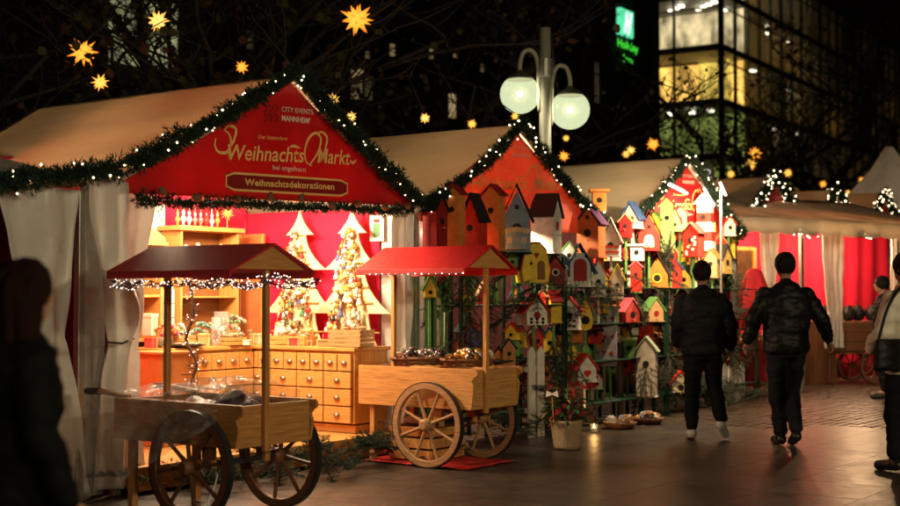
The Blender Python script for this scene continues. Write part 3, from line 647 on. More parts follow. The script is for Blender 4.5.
def cart(label, loc, rz, W3, z0, z1, ya, yb, roof, hw, ridge, eave, ry0, ry1, px_, ph, rim, grips=True):
    o = thing('hand_cart', label, 'cart', loc, rz); Q = Rz(math.pi / 2)
    for s in (-1, 1):
        mb = MB(); mb.prism(scroll(ya - .07, yb, z0, z1), -.0125, .0125, M=T(s * .345, 0, 0) @ Q); mb.build('side_board', W3[1], o, bevel=.003)
        wheel_parts(o, (s * .415, 0, .362), .356, rim, IRON, ph * s)
        mb = MB(); mb.box((s * .29, yb - .12, z0 / 2 + .02), (.05, .05, z0 + .02)); mb.build('leg', W3[2], o, bevel=.004)
        if not grips: continue
        mb = MB(); mb.tube([(s * .31, yb - .1, z1 + .005), (s * .31, yb + .16, z1 + .03), (s * .31, yb + .30, z1 + .03)], [.018, .02, .022], 8); mb.build('handle', W3[1], o)
        mb = MB(); mb.tube([(s * .31, yb + .20, z1 + .03), (s * .31, yb + .34, z1 + .028)], [.026, .024], 10); mb.build('handle_grip', BLACK, o)
    for y in (ya, yb - .02): 
        mb = MB(); mb.box((0, y, (z0 + z1) / 2 - .005), (.664, .025, z1 - z0 - .01)); mb.build('end_board', W3[0], o, bevel=.003)
    for k in range(4): MB().box((-.245 + k * .163, (ya + yb) / 2 - .01, z0 + .02), (.158, yb - ya - .05, .02)).build('floor_board', W3[1], o, bevel=.002)
    MB().tube([(-.48, 0, .362), (.48, 0, .362)], .02, 10).build('axle', IRON, o)
    for s in (-1, 1): MB().box((s * .25, 0, (z0 + .362) / 2), (.05, .09, z0 - .362 + .05)).build('axle_block', W3[2], o, bevel=.004)
    for y, zz in ((ya - .032, z0 - .04), (yb - .25, z0 + .03)):
        MB().box((px_, y, (zz + ridge) / 2 - .02), (.042, .036, ridge - zz - .05)).build('roof_post', W3[2], o, bevel=.004)
    rf = thing('roof', '', ''); 
    for k in ('label', 'category'): del rf[k]
    rf.parent = o; rf.location = (px_, 0, 0)
    for s in (-1, 1):
        d = Vector((s * hw, eave - ridge)).normalized(); nn = Vector((-d.y * s, d.x * s)) * .012
        poly = [(0, ridge), (s * (hw + .05), eave - (ridge - eave) / hw * .05), (s * (hw + .05) + nn.x, eave - (ridge - eave) / hw * .05 + nn.y), (0, ridge + .014)]
        mb = MB(); mb.prism(poly[::s], ry0, ry1); mb.build('roof_panel', roof, rf)
        MB().box((s * (hw + .052), (ry0 + ry1) / 2, eave - .036), (.014, ry1 - ry0 - .02, .05)).build('eave_board', roof, rf, bevel=.003)
    for y in (ry0 + .03, ry1 - .05):
        mb = MB(); mb.prism([(-hw + .02, eave - .005), (hw - .02, eave - .005), (0, ridge - .008)], y, y + .016); mb.build('gable_board', W3[0], rf)
    return o
c1 = cart('dark wooden hand cart under plastic sheeting with sparkling red roof', (-1.41, 8.83, 0), ROW, [wood('brown_wood_' + 'xyz'[a], (.46, .205, .06), a, .5, .35) for a in range(3)], .49, .765, -.33, .80, REDROOF, .335, 1.775, 1.625, -.44, .72, -.11, .15, DARKW[1])
c2 = cart('honey wooden hand cart with red roof and baskets of baubles', (.05, 11.6, 0), ROW, CARTW, .50, .84, -.40, .80, mat('bright_red_roof', (.58, .014, .014), .55, var=.12, scale=20, bump=.2, bscale=60), .34, 1.865, 1.69, -.50, .66, -.17, .36, wood('weathered_wheel', (.36, .20, .09), 1, .6, .35), grips=False)
M1 = Matrix.Translation((-1.41, 8.83, 0)) @ Rz(ROW); M2 = Matrix.Translation((.05, 11.6, 0)) @ Rz(ROW)
# light chain under the eaves of the dark cart
def eave_path(x): return [M1 @ Vector((x, y, 1.545 - .025 * abs(math.sin(y * 9)))) for y in [-.44 + i * .1 for i in range(12)]]
lc = thing('light_chain', 'tangled white fairy light chain under the eaves of the dark cart', 'fairy lights', M1 @ Vector((0, 0, 1.5)))
inv = T(*(-(M1 @ Vector((0, 0, 1.5)))))
paths = [eave_path(-.50), eave_path(.28), [M1 @ Vector((-.50 + .78 * i / 8, -.45, 1.545 - .03 * math.sin(i * 1.2))) for i in range(9)]]
mb = MB(); mw = MB()
for P in paths:
    P = [inv @ p for p in P]; bulbs(mb, P, .010, .042, .0036)
    for k in range(5): mw.tube([p + Vector((random.uniform(-.025, .025), random.uniform(-.025, .025), random.uniform(-.03, .02))) for p in resample(P, .05)], .004, 4)
mb.build('fairy_lights', LED, lc, kind='stuff'); mw.build('wire', mat('purple_wire', (.05, .02, .045), .5), lc, kind='stuff')
lc2 = thing('light_chain', 'single row of tiny bulbs along the eave of the honey coloured cart', 'fairy lights', M2 @ Vector((-.1, 0, 1.6)))
inv = T(*(-(M2 @ Vector((-.1, 0, 1.6))))); P = [inv @ (M2 @ Vector((-.575, y, 1.635))) for y in [-.48 + .07 * i for i in range(16)]]
mb = MB(); bulbs(mb, P, .07, .004, .007); mb.build('fairy_lights', LED, lc2, kind='stuff'); MB().tube(P, .004, 4).build('wire', BLACK, lc2)
# hanging bunch of lights beside the dark cart
hb = thing('light_chain', 'hanging bunch of white lights and berries beside the curtain and back chest', 'fairy lights', S(1.35, .7, 1.50))
mb = MB(); mw = MB(); P = spline([(0, 0, .1), (.03, 0, -.2), (-.03, .02, -.42), (.06, 0, -.6), (.02, 0, -.78)], 6)
bulbs(mb, P, .022, .07, .005); mb.build('fairy_lights', LED, hb, kind='stuff')
mw.tube(P, .014, 5)
for p in resample(P, .05): mw.tube([p, p + Vector((random.uniform(-.1, .1), random.uniform(-.05, .05), random.uniform(-.05, .08)))], .005, 4)
mw.build('twigs', FIRB, hb, kind='stuff')
# goods under plastic on the dark cart
GOODS = mat('dark_wrapped_goods', (.030, .012, .020), .35, var=.9, scale=22, bump=.15, bscale=25)
gd = thing('wrapped_bundle', 'dark bundle wrapped in shiny plastic at the front of the dark cart', 'bundle', M1 @ Vector((-.02, -.06, .52)), ROW)
def lump(u, v, sx, sy, sz, sd):
    x, y = (u - .5) * 2, (v - .5) * 2; f = max(0, 1 - (abs(x) ** 3 + abs(y) ** 3)); 
    return (x * sx, y * sy, sz * (f ** .45) * (.8 + .35 * nz3(u * 3, v * 3, sd)) + .012 * nz3(u * 9, v * 9, sd))
mb = MB(); mb.grid(lambda u, v: lump(u, v, .26, .22, .33, 1.3), 22, 22); mb.build('bundle', GOODS, gd, smooth=True)
mb = MB(); mb.grid(lambda u, v: tuple(Vector(lump(u, v, .28, .24, .345, 1.3)) + Vector((0, 0, .012 + .012 * nz3(u * 14, v * 14, 4)))), 30, 30); mb.build('plastic_wrap', film('wrap_film', (.16, .14, .18), .70, .06, .6, 14), gd, smooth=True)
g2 = thing('wrapped_bundle', 'low dark goods with red edge under the plastic towards the cart handles', 'bundle', M1 @ Vector((0, .48, .52)), ROW)
mb = MB(); mb.grid(lambda u, v: lump(u, v, .30, .28, .25, 5.3), 20, 20); mb.build('bundle', GOODS, g2)
MB().box((-.30, -.05, .235), (.03, .5, .02)).build('edge', mat('red_gloss', (.5, .02, .02), .35), g2)
# the big clear sheet
def sheet(u, v):
    # v runs along the cart from front to handles, u runs across and down both sides
    y = -.27 + 1.22 * v; a = (u - .5) * 2; top = .80 + .13 * math.exp(-((v - .22) / .2) ** 2) * math.exp(-(a / .5) ** 2) + .05 * nz3(v * 4, u * 4, 1)
    if a < -.35: f = (-a - .35) / .65; x = -.38 - .03 * f - .10 * f * v - .05 * abs(nz3(v * 5, f * 3, 2)); z = top - .04 - (.10 + .62 * v) * f
    elif a > .5: f = (a - .5) / .5; x = .37 + .03 * f; z = top - .04 - .12 * f
    else: x = -.38 + .75 * (a + .35) / .85; z = top + .02 * math.sin(a * 5)
    x += .03 * nz3(v * 9, u * 7, 3); z += .028 * nz3(v * 8, u * 9, 5) + .014 * nz3(v * 19, u * 21, 8); return (x - .05, y, z)
ps = thing('plastic_sheet', 'crumpled clear plastic sheet draped over the dark cart and its side', 'plastic sheet', M1 @ Vector((0, 0, 0)), ROW)
mb = MB(); mb.grid(sheet, 56, 50); mb.build('sheet', film('clear_film', (.60, .56, .54), .72, .08, .5, 9), ps, smooth=False)
# white cable below the dark cart
mb = MB(); mb.tube(spline([M1 @ Vector(p) for p in ((.1, .35, .5), (.12, .3, .25), (.05, .32, .05), (-.1, .25, .012), (.02, .12, .012), (.14, .28, .012), (.3, .5, .012))], 10), .006, 6)
tag(mb.build('power_cable', mat('white_cable', (.7, .68, .62), .5), None), 'thin white cable coiled on the ground under the dark cart', 'cable')
# baskets of baubles on the honey cart
WICK = mat('wicker', (.20, .085, .03), .6, var=.4, scale=30, bump=.7, bscale=70)
def basket(label, loc, rx, ry, h, n, kinds, group):
    o = thing('basket', label, 'basket', loc, ROW)
    mb = MB(); N = 26
    for k in range(7):
        z = h * (k + .5) / 7; f = .8 + .2 * z / h
        mb.tube([(rx * f * math.cos(6.2832 * j / N), ry * f * math.sin(6.2832 * j / N), z + .004 * (1 if (j + k) % 2 else -1)) for j in range(N + 1)], h / 13, 5, cap=False)
    mb.build('woven_side', WICK, o, smooth=True)
    mb = MB(); mb.tube([(rx * math.cos(6.2832 * j / N), ry * math.sin(6.2832 * j / N), h) for j in range(N + 1)], .013, 6, cap=False); mb.build('rim', WICK, o, smooth=True)
    MB().lathe([(rx * .8, .004), (rx * .8, .012)], 20, M=Matrix.Scale(ry / rx, 4, (0, 1, 0))).build('bottom', WICK, o)
    for s in (-1, 1): MB().tube(spline([(s * rx, -.05, h), (s * (rx + .02), -.03, h + .04), (s * (rx + .02), .03, h + .04), (s * rx, .05, h)], 5), .009, 6).build('handle', WICK, o)
    for i in range(n):
        a = random.uniform(0, 6.283); q = math.sqrt(random.random()) * .82; r = random.choice((.028, .034, .04))
        z = h + .0 + (1 - q * q) * .05 + random.uniform(-.01, .02)
        p = Matrix.Translation(loc) @ Rz(ROW) @ Vector((math.cos(a) * q * rx, math.sin(a) * q * ry, z))
        key = ('bauble', random.choice(kinds), r)
        if key not in MATS:
            mb = MB(); mb.ball((0, 0, 0), r, 16, 10); MATS[key] = mb.mesh('bauble', GL[key[1]], True); MATS[key, 'cap'] = MB().tube([(0, 0, r * .93), (0, 0, r * 1.2)], .008, 8).mesh('cap', BRASS)
        b = inst('bauble', MATS[key], None, T(*p) @ Ry(random.uniform(-.9, .9)) @ Rx(random.uniform(-.9, .9))); tag(b, group[0], 'bauble', group[1]); inst('cap', MATS[key, 'cap'], b)
    return o
basket('wicker basket of dark and silver baubles at the leg end of the honey cart', M2 @ Vector((0, .38, .845)), .28, .26, .06, 34, (3, 5, 5, 3, 0), ('small bauble in the basket at the leg end of the honey cart', 'baubles in the leg end basket'))
basket('wicker basket of gold and pale baubles at the scroll end of the honey cart', M2 @ Vector((0, -.14, .845)), .27, .23, .06, 34, (1, 3, 1, 5, 0), ('small bauble in the basket at the scroll end of the honey cart', 'baubles in the scroll end basket'))
# goods box and red cloth below the honey cart
lb = crate((M2 @ Vector((.05, .35, .02))), ROW, (.5, .45, .30), 'wooden crate standing on the ground below the honey cart', 3, CARTW[0])
MB().box((0, -.0, .34), (.30, .30, .06)).build('packet', mat('pale_packet', (.5, .42, .32), .6), lb, bevel=.01)
rc = thing('red_cloth', 'thin red cloth spread on the ground under the honey cart', 'cloth', M2 @ Vector((0, .2, .0)), ROW)
mb = MB(); mb.grid(lambda u, v: ((u - .5) * .75, (v - .5) * 1.15, .012 + .01 * nz3(u * 5, v * 8, 2)), 14, 20); mb.build('cloth', mat('red_cloth', (.5, .02, .015), .7), rc, smooth=True, solid=.003)
# fir boughs strewn on the ground
BOUGH = []
def bough_mesh(seed, L=.5, needle=.03):
    st = random.getstate(); random.seed(seed); mb = MB(); main = [Vector((L * f, .05 * math.sin(f * 3 + seed), .03 * math.sin(f * 4))) for f in [i / 8 for i in range(9)]]
    mb.tube(main, [.007 - .0006 * i for i in range(9)], 5, 1); tw = [(main, 1)]
    for i in range(1, 8):
        for s in (-1, 1):
            d = Vector((.7, s * .8, random.uniform(-.1, .35))).normalized(); l = L * .5 * (1 - i / 9) * random.uniform(.7, 1.1); P = [main[i] + d * l * f for f in (0, .33, .66, 1)]
            mb.tube(P, .003, 4, 1); tw.append((P, 0))
    for P, _ in tw:
        Q = resample(P, .009)
        for i, p in enumerate(Q):
            ax = (Q[min(i + 1, len(Q) - 1)] - Q[max(i - 1, 0)]).normalized()
            for k in range(4):
                o = Matrix.Rotation(random.uniform(0, 6.283), 3, ax) @ ax.orthogonal().normalized(); needles(mb, p, o + ax * .7, needle * random.uniform(.7, 1.1), .0022)
    random.setstate(st); return mb.mesh('fir_bough', [FIR, FIRB])
BOUGH = [bough_mesh(i, .42 + .06 * i) for i in range(4)]
for i in range(44):
    t = .25 + i * .068 + random.uniform(-.05, .05); w = -.22 - random.uniform(0, .26)
    o = inst('fir_bough', random.choice(BOUGH), None, T(*S(t, w, .03 + random.uniform(0, .09))) @ Rz(random.uniform(0, 6.28)) @ Ry(random.uniform(-.5, .1)))
    tag(o, 'cut fir bough lying on the ground along the foot of the lit stall', 'fir bough', 'fir boughs strewn at the foot of the lit stall')

# ================================================================ second and third stall
def row_stall(label, t0, width, tp, eave, peak, depth, banner_m, glabel, gl_l=None, txt=False, brad=.09, lampw=40):
    o = thing('market_stall', label, 'market stall', S(t0, 0), ROW)
    roof_sheet(o, 'roof_sheet', (-.12, eave - .04), (tp, peak), -.07, depth, TARP); roof_sheet(o, 'roof_sheet', (width + .12, eave - .04), (tp, peak), -.07, depth, TARP)
    MB().prism([(0, eave), (width, eave), (tp, peak - .03)], depth - .1, depth - .095).build('rear_gable', TARP, o)
    b = gable_banner(o, -.02, width + .02, tp, eave, peak - .05, eave - .12, eave - .12, m=banner_m)
    stall_frame(o, width, depth - .2, eave)
    cloth_wall(o, 'back_wall', (0, depth - .25, 0), (width, depth - .25, 0), 0, eave, mat('shaded_red_cloth', (.035, .004, .005), .85, var=.2), 9, .02)  # red cloth coloured dark for the unlit inside behind the racks
    cloth_wall(o, 'side_wall', (width, depth - .25, 0), (width, .1, 0), 0, eave - .03, MATS['shaded_red_cloth'], 8, .02)  # wall added to screen lit things beyond, in the same darkened cloth
    stall_lamp(t0 + tp, 1.5, eave + .25, 60); stall_lamp(t0 + tp - .15, .30, eave + .12, lampw, shade=False)  # lamps added inside so that roof and gable glow through
    fir_garland(glabel, sag([S(t0, -.12, eave + .06), S(t0 + tp, -.12, peak + .04), S(t0 + width, -.12, eave + .04)], 12, gl_l or .05), brad, 1200, .07, .011)
    return o, b
BAN2 = mat('lamplit_red_banner', (.80, .19, .10), .45, var=.2, scale=3, bump=.3, bscale=3.5, trans=.5)  # same red cloth, coloured lighter for the lamplight on this gable
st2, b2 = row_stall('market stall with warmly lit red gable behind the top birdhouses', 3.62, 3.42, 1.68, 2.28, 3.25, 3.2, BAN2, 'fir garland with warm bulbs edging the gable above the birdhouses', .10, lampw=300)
dxs = -(5.27 - TP) + 1.65 - TP + 3.5
mk = b2; banner_print(mk, -.08, gm=mat('faint_gold', (.72, .42, .14), .5), wm=mat('faint_pale', (.7, .45, .35), .5), mm=mat('faint_maroon', (.45, .05, .03), .5), box=False)  # print colours closer to the banner colour, lower in contrast
st3, b3 = row_stall('market stall with red gable behind the white floodlights', 7.7, 3.4, 1.67, 2.28, 3.25, 3.2, BANNER, 'fir garland with warm bulbs edging the gable behind the white floodlights', .06)
banner_print(b3, -.08, gm=MATS['faint_gold'], wm=MATS['faint_pale'], mm=MATS['faint_maroon'], box=False)
dp = thing('tent_door', 'white sheeting panel between the lit stall and the birdhouse rack', 'tent panel', S(3.72, .25), ROW)
cloth_wall(dp, 'sheet', (0, 0, 0), (.75, .05, 0), .05, 2.25, WHITE_TARP, 2, .02)
mb = MB(); mb.tube([(.1, -.03, 1.3), (.3, -.06, 1.33), (.5, -.03, 1.31)], .006, 5); mb.build('tie_cord', BLACK, dp)
# ================================================================ birdhouse racks
GREENP = mat('green_paint', (.006, .028, .014), .6, var=.25, bump=.1, spec=.2)
RACKS = [(3.98, 5.9, (.25, .80, 1.36, 1.90)), (5.96, 8.35, (.25, .72, 1.14, 1.55)), (8.41, 11.2, (.25, .72, 1.14, 1.55))]
for (ta, tb, zs), lab in zip(RACKS, ('dark green slatted rack holding the tall birdhouses behind the honey cart', 'dark green rack of crowded birdhouses above the potted plant', 'dark green rack of birdhouses at the far end by the floodlights')):
    o = thing('display_rack', lab, 'rack', S(ta, 0), ROW)
    n = int((tb - ta) / .3)
    for k in range(n + 1):
        MB().box(((tb - ta) * k / n, .10, 1.0 + .02 * (k % 3)), (.04, .03, 2.0 + .1 * (k % 2))).build('post', GREENP, o, bevel=.004)
    for z in zs: MB().box(((tb - ta) / 2, -.10, z - .008), (tb - ta, .34, .014)).build('shelf', GREENP, o, bevel=.003)
    for k in (0, n): MB().box(((tb - ta) * k / n + (.022 if k == 0 else -.022) * 0, -.25, (zs[-1] - .024) / 2), (.035, .03, zs[-1] - .026)).build('front_post', GREENP, o, bevel=.004)
PC = {}
def paint(c, rough=.55):
    k = 'paint_%d_%d_%d' % tuple(int(x * 100) for x in c)
    return mat(k, c, rough, var=.22, scale=14, bump=.1, bscale=40, spec=.15)
RED, DRED, ORG, BLU, WHT, BLK, YEL, GRN, PUR, NAT, PNK, TEAL, DBLU, LGRN = (.52, .03, .02), (.26, .015, .015), (.62, .20, .045), (.12, .19, .27), (.70, .64, .54), (.016, .016, .018), (.72, .47, .05), (.12, .27, .07), (.10, .04, .10), (.42, .24, .11), (.6, .12, .16), (.15, .3, .28), (.04, .07, .17), (.35, .5, .15)
HOLE = mat('dark_hole', (.008, .006, .005), .9)
def disc(mb, x, z, r, y0, y1, n=16, sx=1.): mb.prism([(x + sx * r * math.cos(6.2832 * i / n), z + r * math.sin(6.2832 * i / n)) for i in range(n)], y0, y1)
def archpoly(x, z, w, h, n=8): return [(x - w / 2, z), (x + w / 2, z)] + [(x + w / 2 * math.cos(math.pi * i / n), z + h - w / 2 + w / 2 * math.sin(math.pi * i / n)) for i in range(n + 1)]
def birdhouse(px0, px1, py0, py1, style, body, roof, yaw, label, w=-.12, extra=(), trim=WHT, hole=None, group=None, snap=True, D=.75):
    pxm = (px0 + px1) / 2; t, zb, p = on_row(pxm, py1, w); s = F / p.y
    ap = (px1 - px0) * 1.17 / s; H = (py1 - py0) / s; ya = R(abs(yaw)); Wd = ap / (math.cos(ya) + D * math.sin(ya)); dp_ = Wd * D
    shelf = 0.
    for ta, tb, zs in RACKS:
        if ta - .1 <= t <= tb + .1:
            shelf = max([z for z in zs if z <= zb + .05] or [0.]); break
    if abs(zb - shelf) < .07: zb = shelf + .001
    o = thing('birdhouse', label, 'birdhouse', (p.x, p.y, zb), math.atan2(p.y, p.x) - math.pi / 2 + R(yaw), group)
    bm_, rm, tm = paint(body), paint(roof, .6), paint(trim); bw = Wd * .80; f = -dp_ / 2
    hm = paint(hole) if hole else HOLE
    def front(mb, nm, m, **k): return mb.build(nm, m, o, **k)
    if style in ('gable', 'steep', 'long'):
        rise = min(H * .62, Wd * (.62 if style == 'gable' else 1.05 if style == 'steep' else .5)); hw = H - rise * 1.02
        mb = MB(); mb.prism([(-bw / 2, .012), (bw / 2, .012), (bw / 2, hw), (0, hw + rise * .80), (-bw / 2, hw)], f * .86, -f * .86); front(mb, 'body', bm_, bevel=.003)
        th = .016
        for sg in (-1, 1):
            e = Vector((sg * Wd / 2, hw - rise * .12)); r_ = Vector((0, H - th * 1.3)); d = (e - r_).normalized(); nn = Vector((-d.y, d.x)) * sg * th
            poly = [tuple(r_), tuple(e), tuple(e + nn), (0, H)]; mb = MB(); mb.prism(poly[::sg], f, -f); front(mb, 'roof_panel', rm, bevel=.002)
        MB().box((0, 0, .006), (bw * 1.1, dp_ * 1.0, .012)).build('base', tm if 'tb' in extra else bm_, o, bevel=.002)
        hz = hw * (.72 if hw > .12 else .6)
        mb = MB()
        if 'arch' in extra: mb.prism(archpoly(0, hw * .22, bw * .5, hw * .75), f * .86 - .004, f * .86 + .01)
        elif 'heart' in extra: disc(mb, -bw * .08, hz, bw * .12, f * .86 - .004, f * .86 + .01); disc(mb, bw * .08, hz, bw * .12, f * .86 - .0042, f * .86 + .0102); mb.prism([(0, hz - bw * .26), (bw * .19, hz - .004), (-bw * .19, hz - .004)], f * .86 - .0038, f * .86 + .0098)
        else: disc(mb, 0, hz, bw * .17, f * .86 - .004, f * .86 + .01)
        front(mb, 'entrance', hm)
        if 'ring' in extra:
            mb = MB(); mb.tube([(bw * .2 * math.cos(i * .3927), f * .86 - .004, hz + bw * .2 * math.sin(i * .3927)) for i in range(17)], bw * .04, 6, cap=False); front(mb, 'entrance_ring', tm)
        mb = MB(); mb.tube([(0, f * .84, hz - bw * .32), (0, f - .03, hz - bw * .32)], .006, 6); front(mb, 'perch', PINE[1])
        if 'attic' in extra: mb = MB(); disc(mb, 0, hw + rise * .32, bw * .09, f * .86 - .004, f * .86 + .01); front(mb, 'attic_hole', HOLE)
        if 'porch' in extra:
            mb = MB()
            for i in range(7): disc(mb, (i - 3) * bw * .13, hw * .62 + .006 * (3 - abs(i - 3)), bw * .1, f * .86 - .012, f * .86 - .003 - i * .0004)
            front(mb, 'awning', paint((.5, .38, .22))); MB().box((0, f - .02, hw * .1), (bw * .8, .05, .012)).build('porch_floor', tm, o)
        if 'bands' in extra:
            for k in range(2): MB().box((0, f * .86 - .003, hw * (.3 + .33 * k)), (bw * 1.0, .006, hw * .12)).build('band', paint(RED), o)
        if 'dots' in extra:
            for i in range(8): mb = MB(); disc(mb, random.uniform(-.36, .36) * bw, hw * (.12 + .1 * i), bw * .09, f * .86 - .005 - .0003 * i, f * .86 + .003); front(mb, 'dot', tm)
        if 'window' in extra:
            for sg in (-1, 1): MB().box((sg * bw * .27, f * .86 - .003, hw * .35), (bw * .2, .006, hw * .2)).build('window', tm, o)
        if 'tracery' in extra:
            mb = MB()
            for sg in (-1, 1): mb.tube([(sg * bw * .42, f * .86 - .006, hw * .06), (-sg * bw * .42, f * .86 - .006, hw * .5)], .006, 5)
            front(mb, 'cross_bars', BLACK)
        if 'shapes' in extra:
            for i in range(6): mb = MB(); disc(mb, (-.28 + .28 * (i % 3)) * bw, hw * (.2 + .26 * (i // 3)), bw * .08, f * .86 - .004, f * .86 + .003, 6); front(mb, 'cutout', HOLE)
        if 'chimney' in extra: MB().box((bw * .22, 0, H - rise * .25), (bw * .16, bw * .16, rise * .5)).build('chimney', paint(RED), o, bevel=.002)
        if 'pickets' in extra:
            for i in range(4): mb = MB(); x = (i - 1.5) * bw * .27; mb.prism([(x - bw * .09, .02), (x + bw * .09, .02), (x + bw * .09, hw * .5), (x, hw * .58), (x - bw * .09, hw * .5)], f - .012, f - .002); front(mb, 'picket', tm)
    elif style == 'barn':
        P = [(-bw * .5, .012), (bw * .5, .012), (bw * .58, H * .35), (bw * .42, H * .78), (bw * .16, H * .95), (-bw * .16, H * .95), (-bw * .42, H * .78), (-bw * .58, H * .35)]
        mb = MB(); mb.prism(P, f * .9, -f * .8); front(mb, 'body', bm_, bevel=.004)
        Q = [(bw * .62, H * .34), (bw * .45, H * .82), (bw * .17, H), (-bw * .17, H), (-bw * .45, H * .82), (-bw * .62, H * .34)]; Q2 = [(x * .955, z - .012) for x, z in Q]
        mb = MB()
        for i in range(5): mb.prism([Q2[i], Q[i], Q[i + 1], Q2[i + 1]], f * .78, -f)
        front(mb, 'roof_shell', rm)
        mb = MB(); mb.prism(archpoly(bw * .2, H * .1, bw * .3, H * .45), f * .9 - .004, f * .9 + .01); front(mb, 'entrance', paint((.22, .08, .03)))
        mb = MB(); disc(mb, -bw * .2, H * .48, bw * .06, f * .9 - .004, f * .9 + .01); front(mb, 'peep_hole', HOLE)
        mb = MB(); disc(mb, -bw * .03, H * .7, bw * .06, f * .9 - .004, f * .9 + .01); disc(mb, bw * .06, H * .7, bw * .06, f * .9 - .0042, f * .9 + .0102); mb.prism([(bw * .015, H * .6), (bw * .11, H * .69), (-bw * .08, H * .69)], f * .9 - .0038, f * .9 + .009); front(mb, 'heart_cutout', paint(DRED))
        MB().box((0, 0, .006), (bw * 1.3, dp_ * 1.1, .012)).build('base', paint(GRN), o)
    elif style == 'arch':
        P = archpoly(0, .012, bw * .8, H * .68); I = archpoly(0, .06, bw * .52, H * .52)
        mb = MB(); mb.prism(P, f * .8, -f * .8); front(mb, 'body', bm_, bevel=.004)
        mb = MB(); mb.prism(I, f * .8 - .004, f * .8 + .01); front(mb, 'entrance', hm)
        for sg in (-1, 1):
            r_ = Vector((0, H * .97)); e = Vector((sg * Wd * .52, H * .28)); nn = Vector((sg * .012, .012)); poly = [tuple(r_), tuple(e), tuple(e + nn), (0, H)]
            mb = MB(); mb.prism(poly[::sg], f, -f); front(mb, 'roof_panel', rm, bevel=.002)
        MB().box((0, f * .5, H * .73), (bw * .36, dp_ * .3, .03)).build('lintel', bm_, o); MB().box((0, 0, .006), (bw * 1.1, dp_ * 1.2, .014)).build('base', tm, o)
        for i in range(7): MB().tube([((i - 3) * bw * .16, f * 1.05, .01), ((i - 3) * bw * .16, f * 1.05, .07)], .005, 5).build('baluster', tm, o)
    elif style == 'tear':
        P = [(0, H)] + [(bw * .55 * math.sin(a) * (1 if a > 1.1 else .9), H * .36 - H * .34 * math.cos(a) * 1.0) for a in [math.pi * (1 - i / 10) for i in range(2, 11)]]
        P = [(0, H), (-bw * .30, H * .62), (-bw * .5, H * .34), (-bw * .38, H * .1), (0, .01), (bw * .38, H * .1), (bw * .5, H * .34), (bw * .30, H * .62)]
        mb = MB(); mb.prism(P, f * .6, -f * .6); front(mb, 'body', bm_, bevel=.006)
        mb = MB(); disc(mb, 0, H * .33, bw * .27, f * .6 - .004, f * .6 + .01, 18); front(mb, 'entrance', HOLE)
        for sg in (-1, 1):
            poly = [(0, H), (sg * Wd * .40, H * .55), (sg * Wd * .56, H * .34), (sg * Wd * .62, H * .36), (sg * Wd * .46, H * .6), (0, H * 1.05)]
            mb = MB(); mb.prism(poly[::sg], f * .8, -f * .8); front(mb, 'roof_panel', rm)
    elif style == 'tower':
        n = 5
        for k in range(n):
            z0 = H * .82 * k / n; MB().box((0, 0, z0 + H * .41 / n), (bw * (1 - .05 * k), bw * (1 - .05 * k), H * .82 / n - .001)).build('band', paint(body if k % 2 else trim), o, bevel=.002)
        mb = MB(); mb.prism([(-Wd / 2, H * .80), (Wd / 2, H * .80), (0, H)], -bw * .6, bw * .6); front(mb, 'roof_panel', rm)
        mb = MB(); disc(mb, 0, H * .58, bw * .15, -bw * .52, -bw * .3); front(mb, 'entrance', HOLE)
    elif style == 'plank':
        MB().box((0, 0, H / 2), (bw, .03, H)).build('board', bm_, o, bevel=.004)
        for i in range(9):
            x = (-.3 + .3 * (i % 3)) * bw; z = H * (.22 + .28 * (i // 3)); r_ = bw * .12; mb = MB(); a = i * .7
            mb.prism([(x + r_ * math.cos(a), z + r_ * math.sin(a)), (x + r_ * math.cos(a + 1.9), z + r_ * math.sin(a + 1.9)), (x + r_ * math.cos(a + 3.6), z + r_ * math.sin(a + 3.6))], -.018, -.012); front(mb, 'cutout', rm)
    elif style == 'cube':
        MB().box((0, 0, H * .42), (bw * .86, dp_ * .8, H * .84)).build('body', bm_, o, bevel=.003); MB().box((0, 0, H * .93), (Wd, dp_ * 1.1, H * .13)).build('roof_panel', rm, o, bevel=.003)
        mb = MB(); disc(mb, 0, H * .5, bw * .17, -dp_ * .4 - .004, -dp_ * .4 + .01); front(mb, 'entrance', hm)
    if zb - shelf > .02:
        MB().box((0, .0, -(zb - shelf) / 2), (.026, .026, zb - shelf)).build('pole', paint(WHT if 'wp' in extra else GRN), o, bevel=.002)
    return o
B = birdhouse
# on the top shelf behind the honey cart
B(422, 448, 194, 249, 'gable', DRED, BLK, 58, 'dark red birdhouse with broad black roof, nearest the lit stall')
B(444, 466, 182, 248, 'long', ORG, DRED, -28, 'tall narrow orange birdhouse with dark red roof beside the broad black roofed one', w=-.16)
B(461, 488, 189, 247, 'steep', RED, BLK, -34, 'red birdhouse with large black roof between two orange ones', w=-.13)
B(482, 506, 182, 250, 'long', ORG, DRED, -26, 'tall orange birdhouse with brown red roof next to the blue one', w=-.16)
B(502, 531, 182, 251, 'steep', BLU, BLK, 2, 'tall blue grey birdhouse with steep black roof and little porch', w=-.18, extra=('attic', 'porch', 'window'), trim=(.4, .34, .25))
B(531, 562, 187, 248, 'gable', WHT, BLK, 72, 'white birdhouse with wide black curved roof beside the blue one', w=-.14, hole=RED)
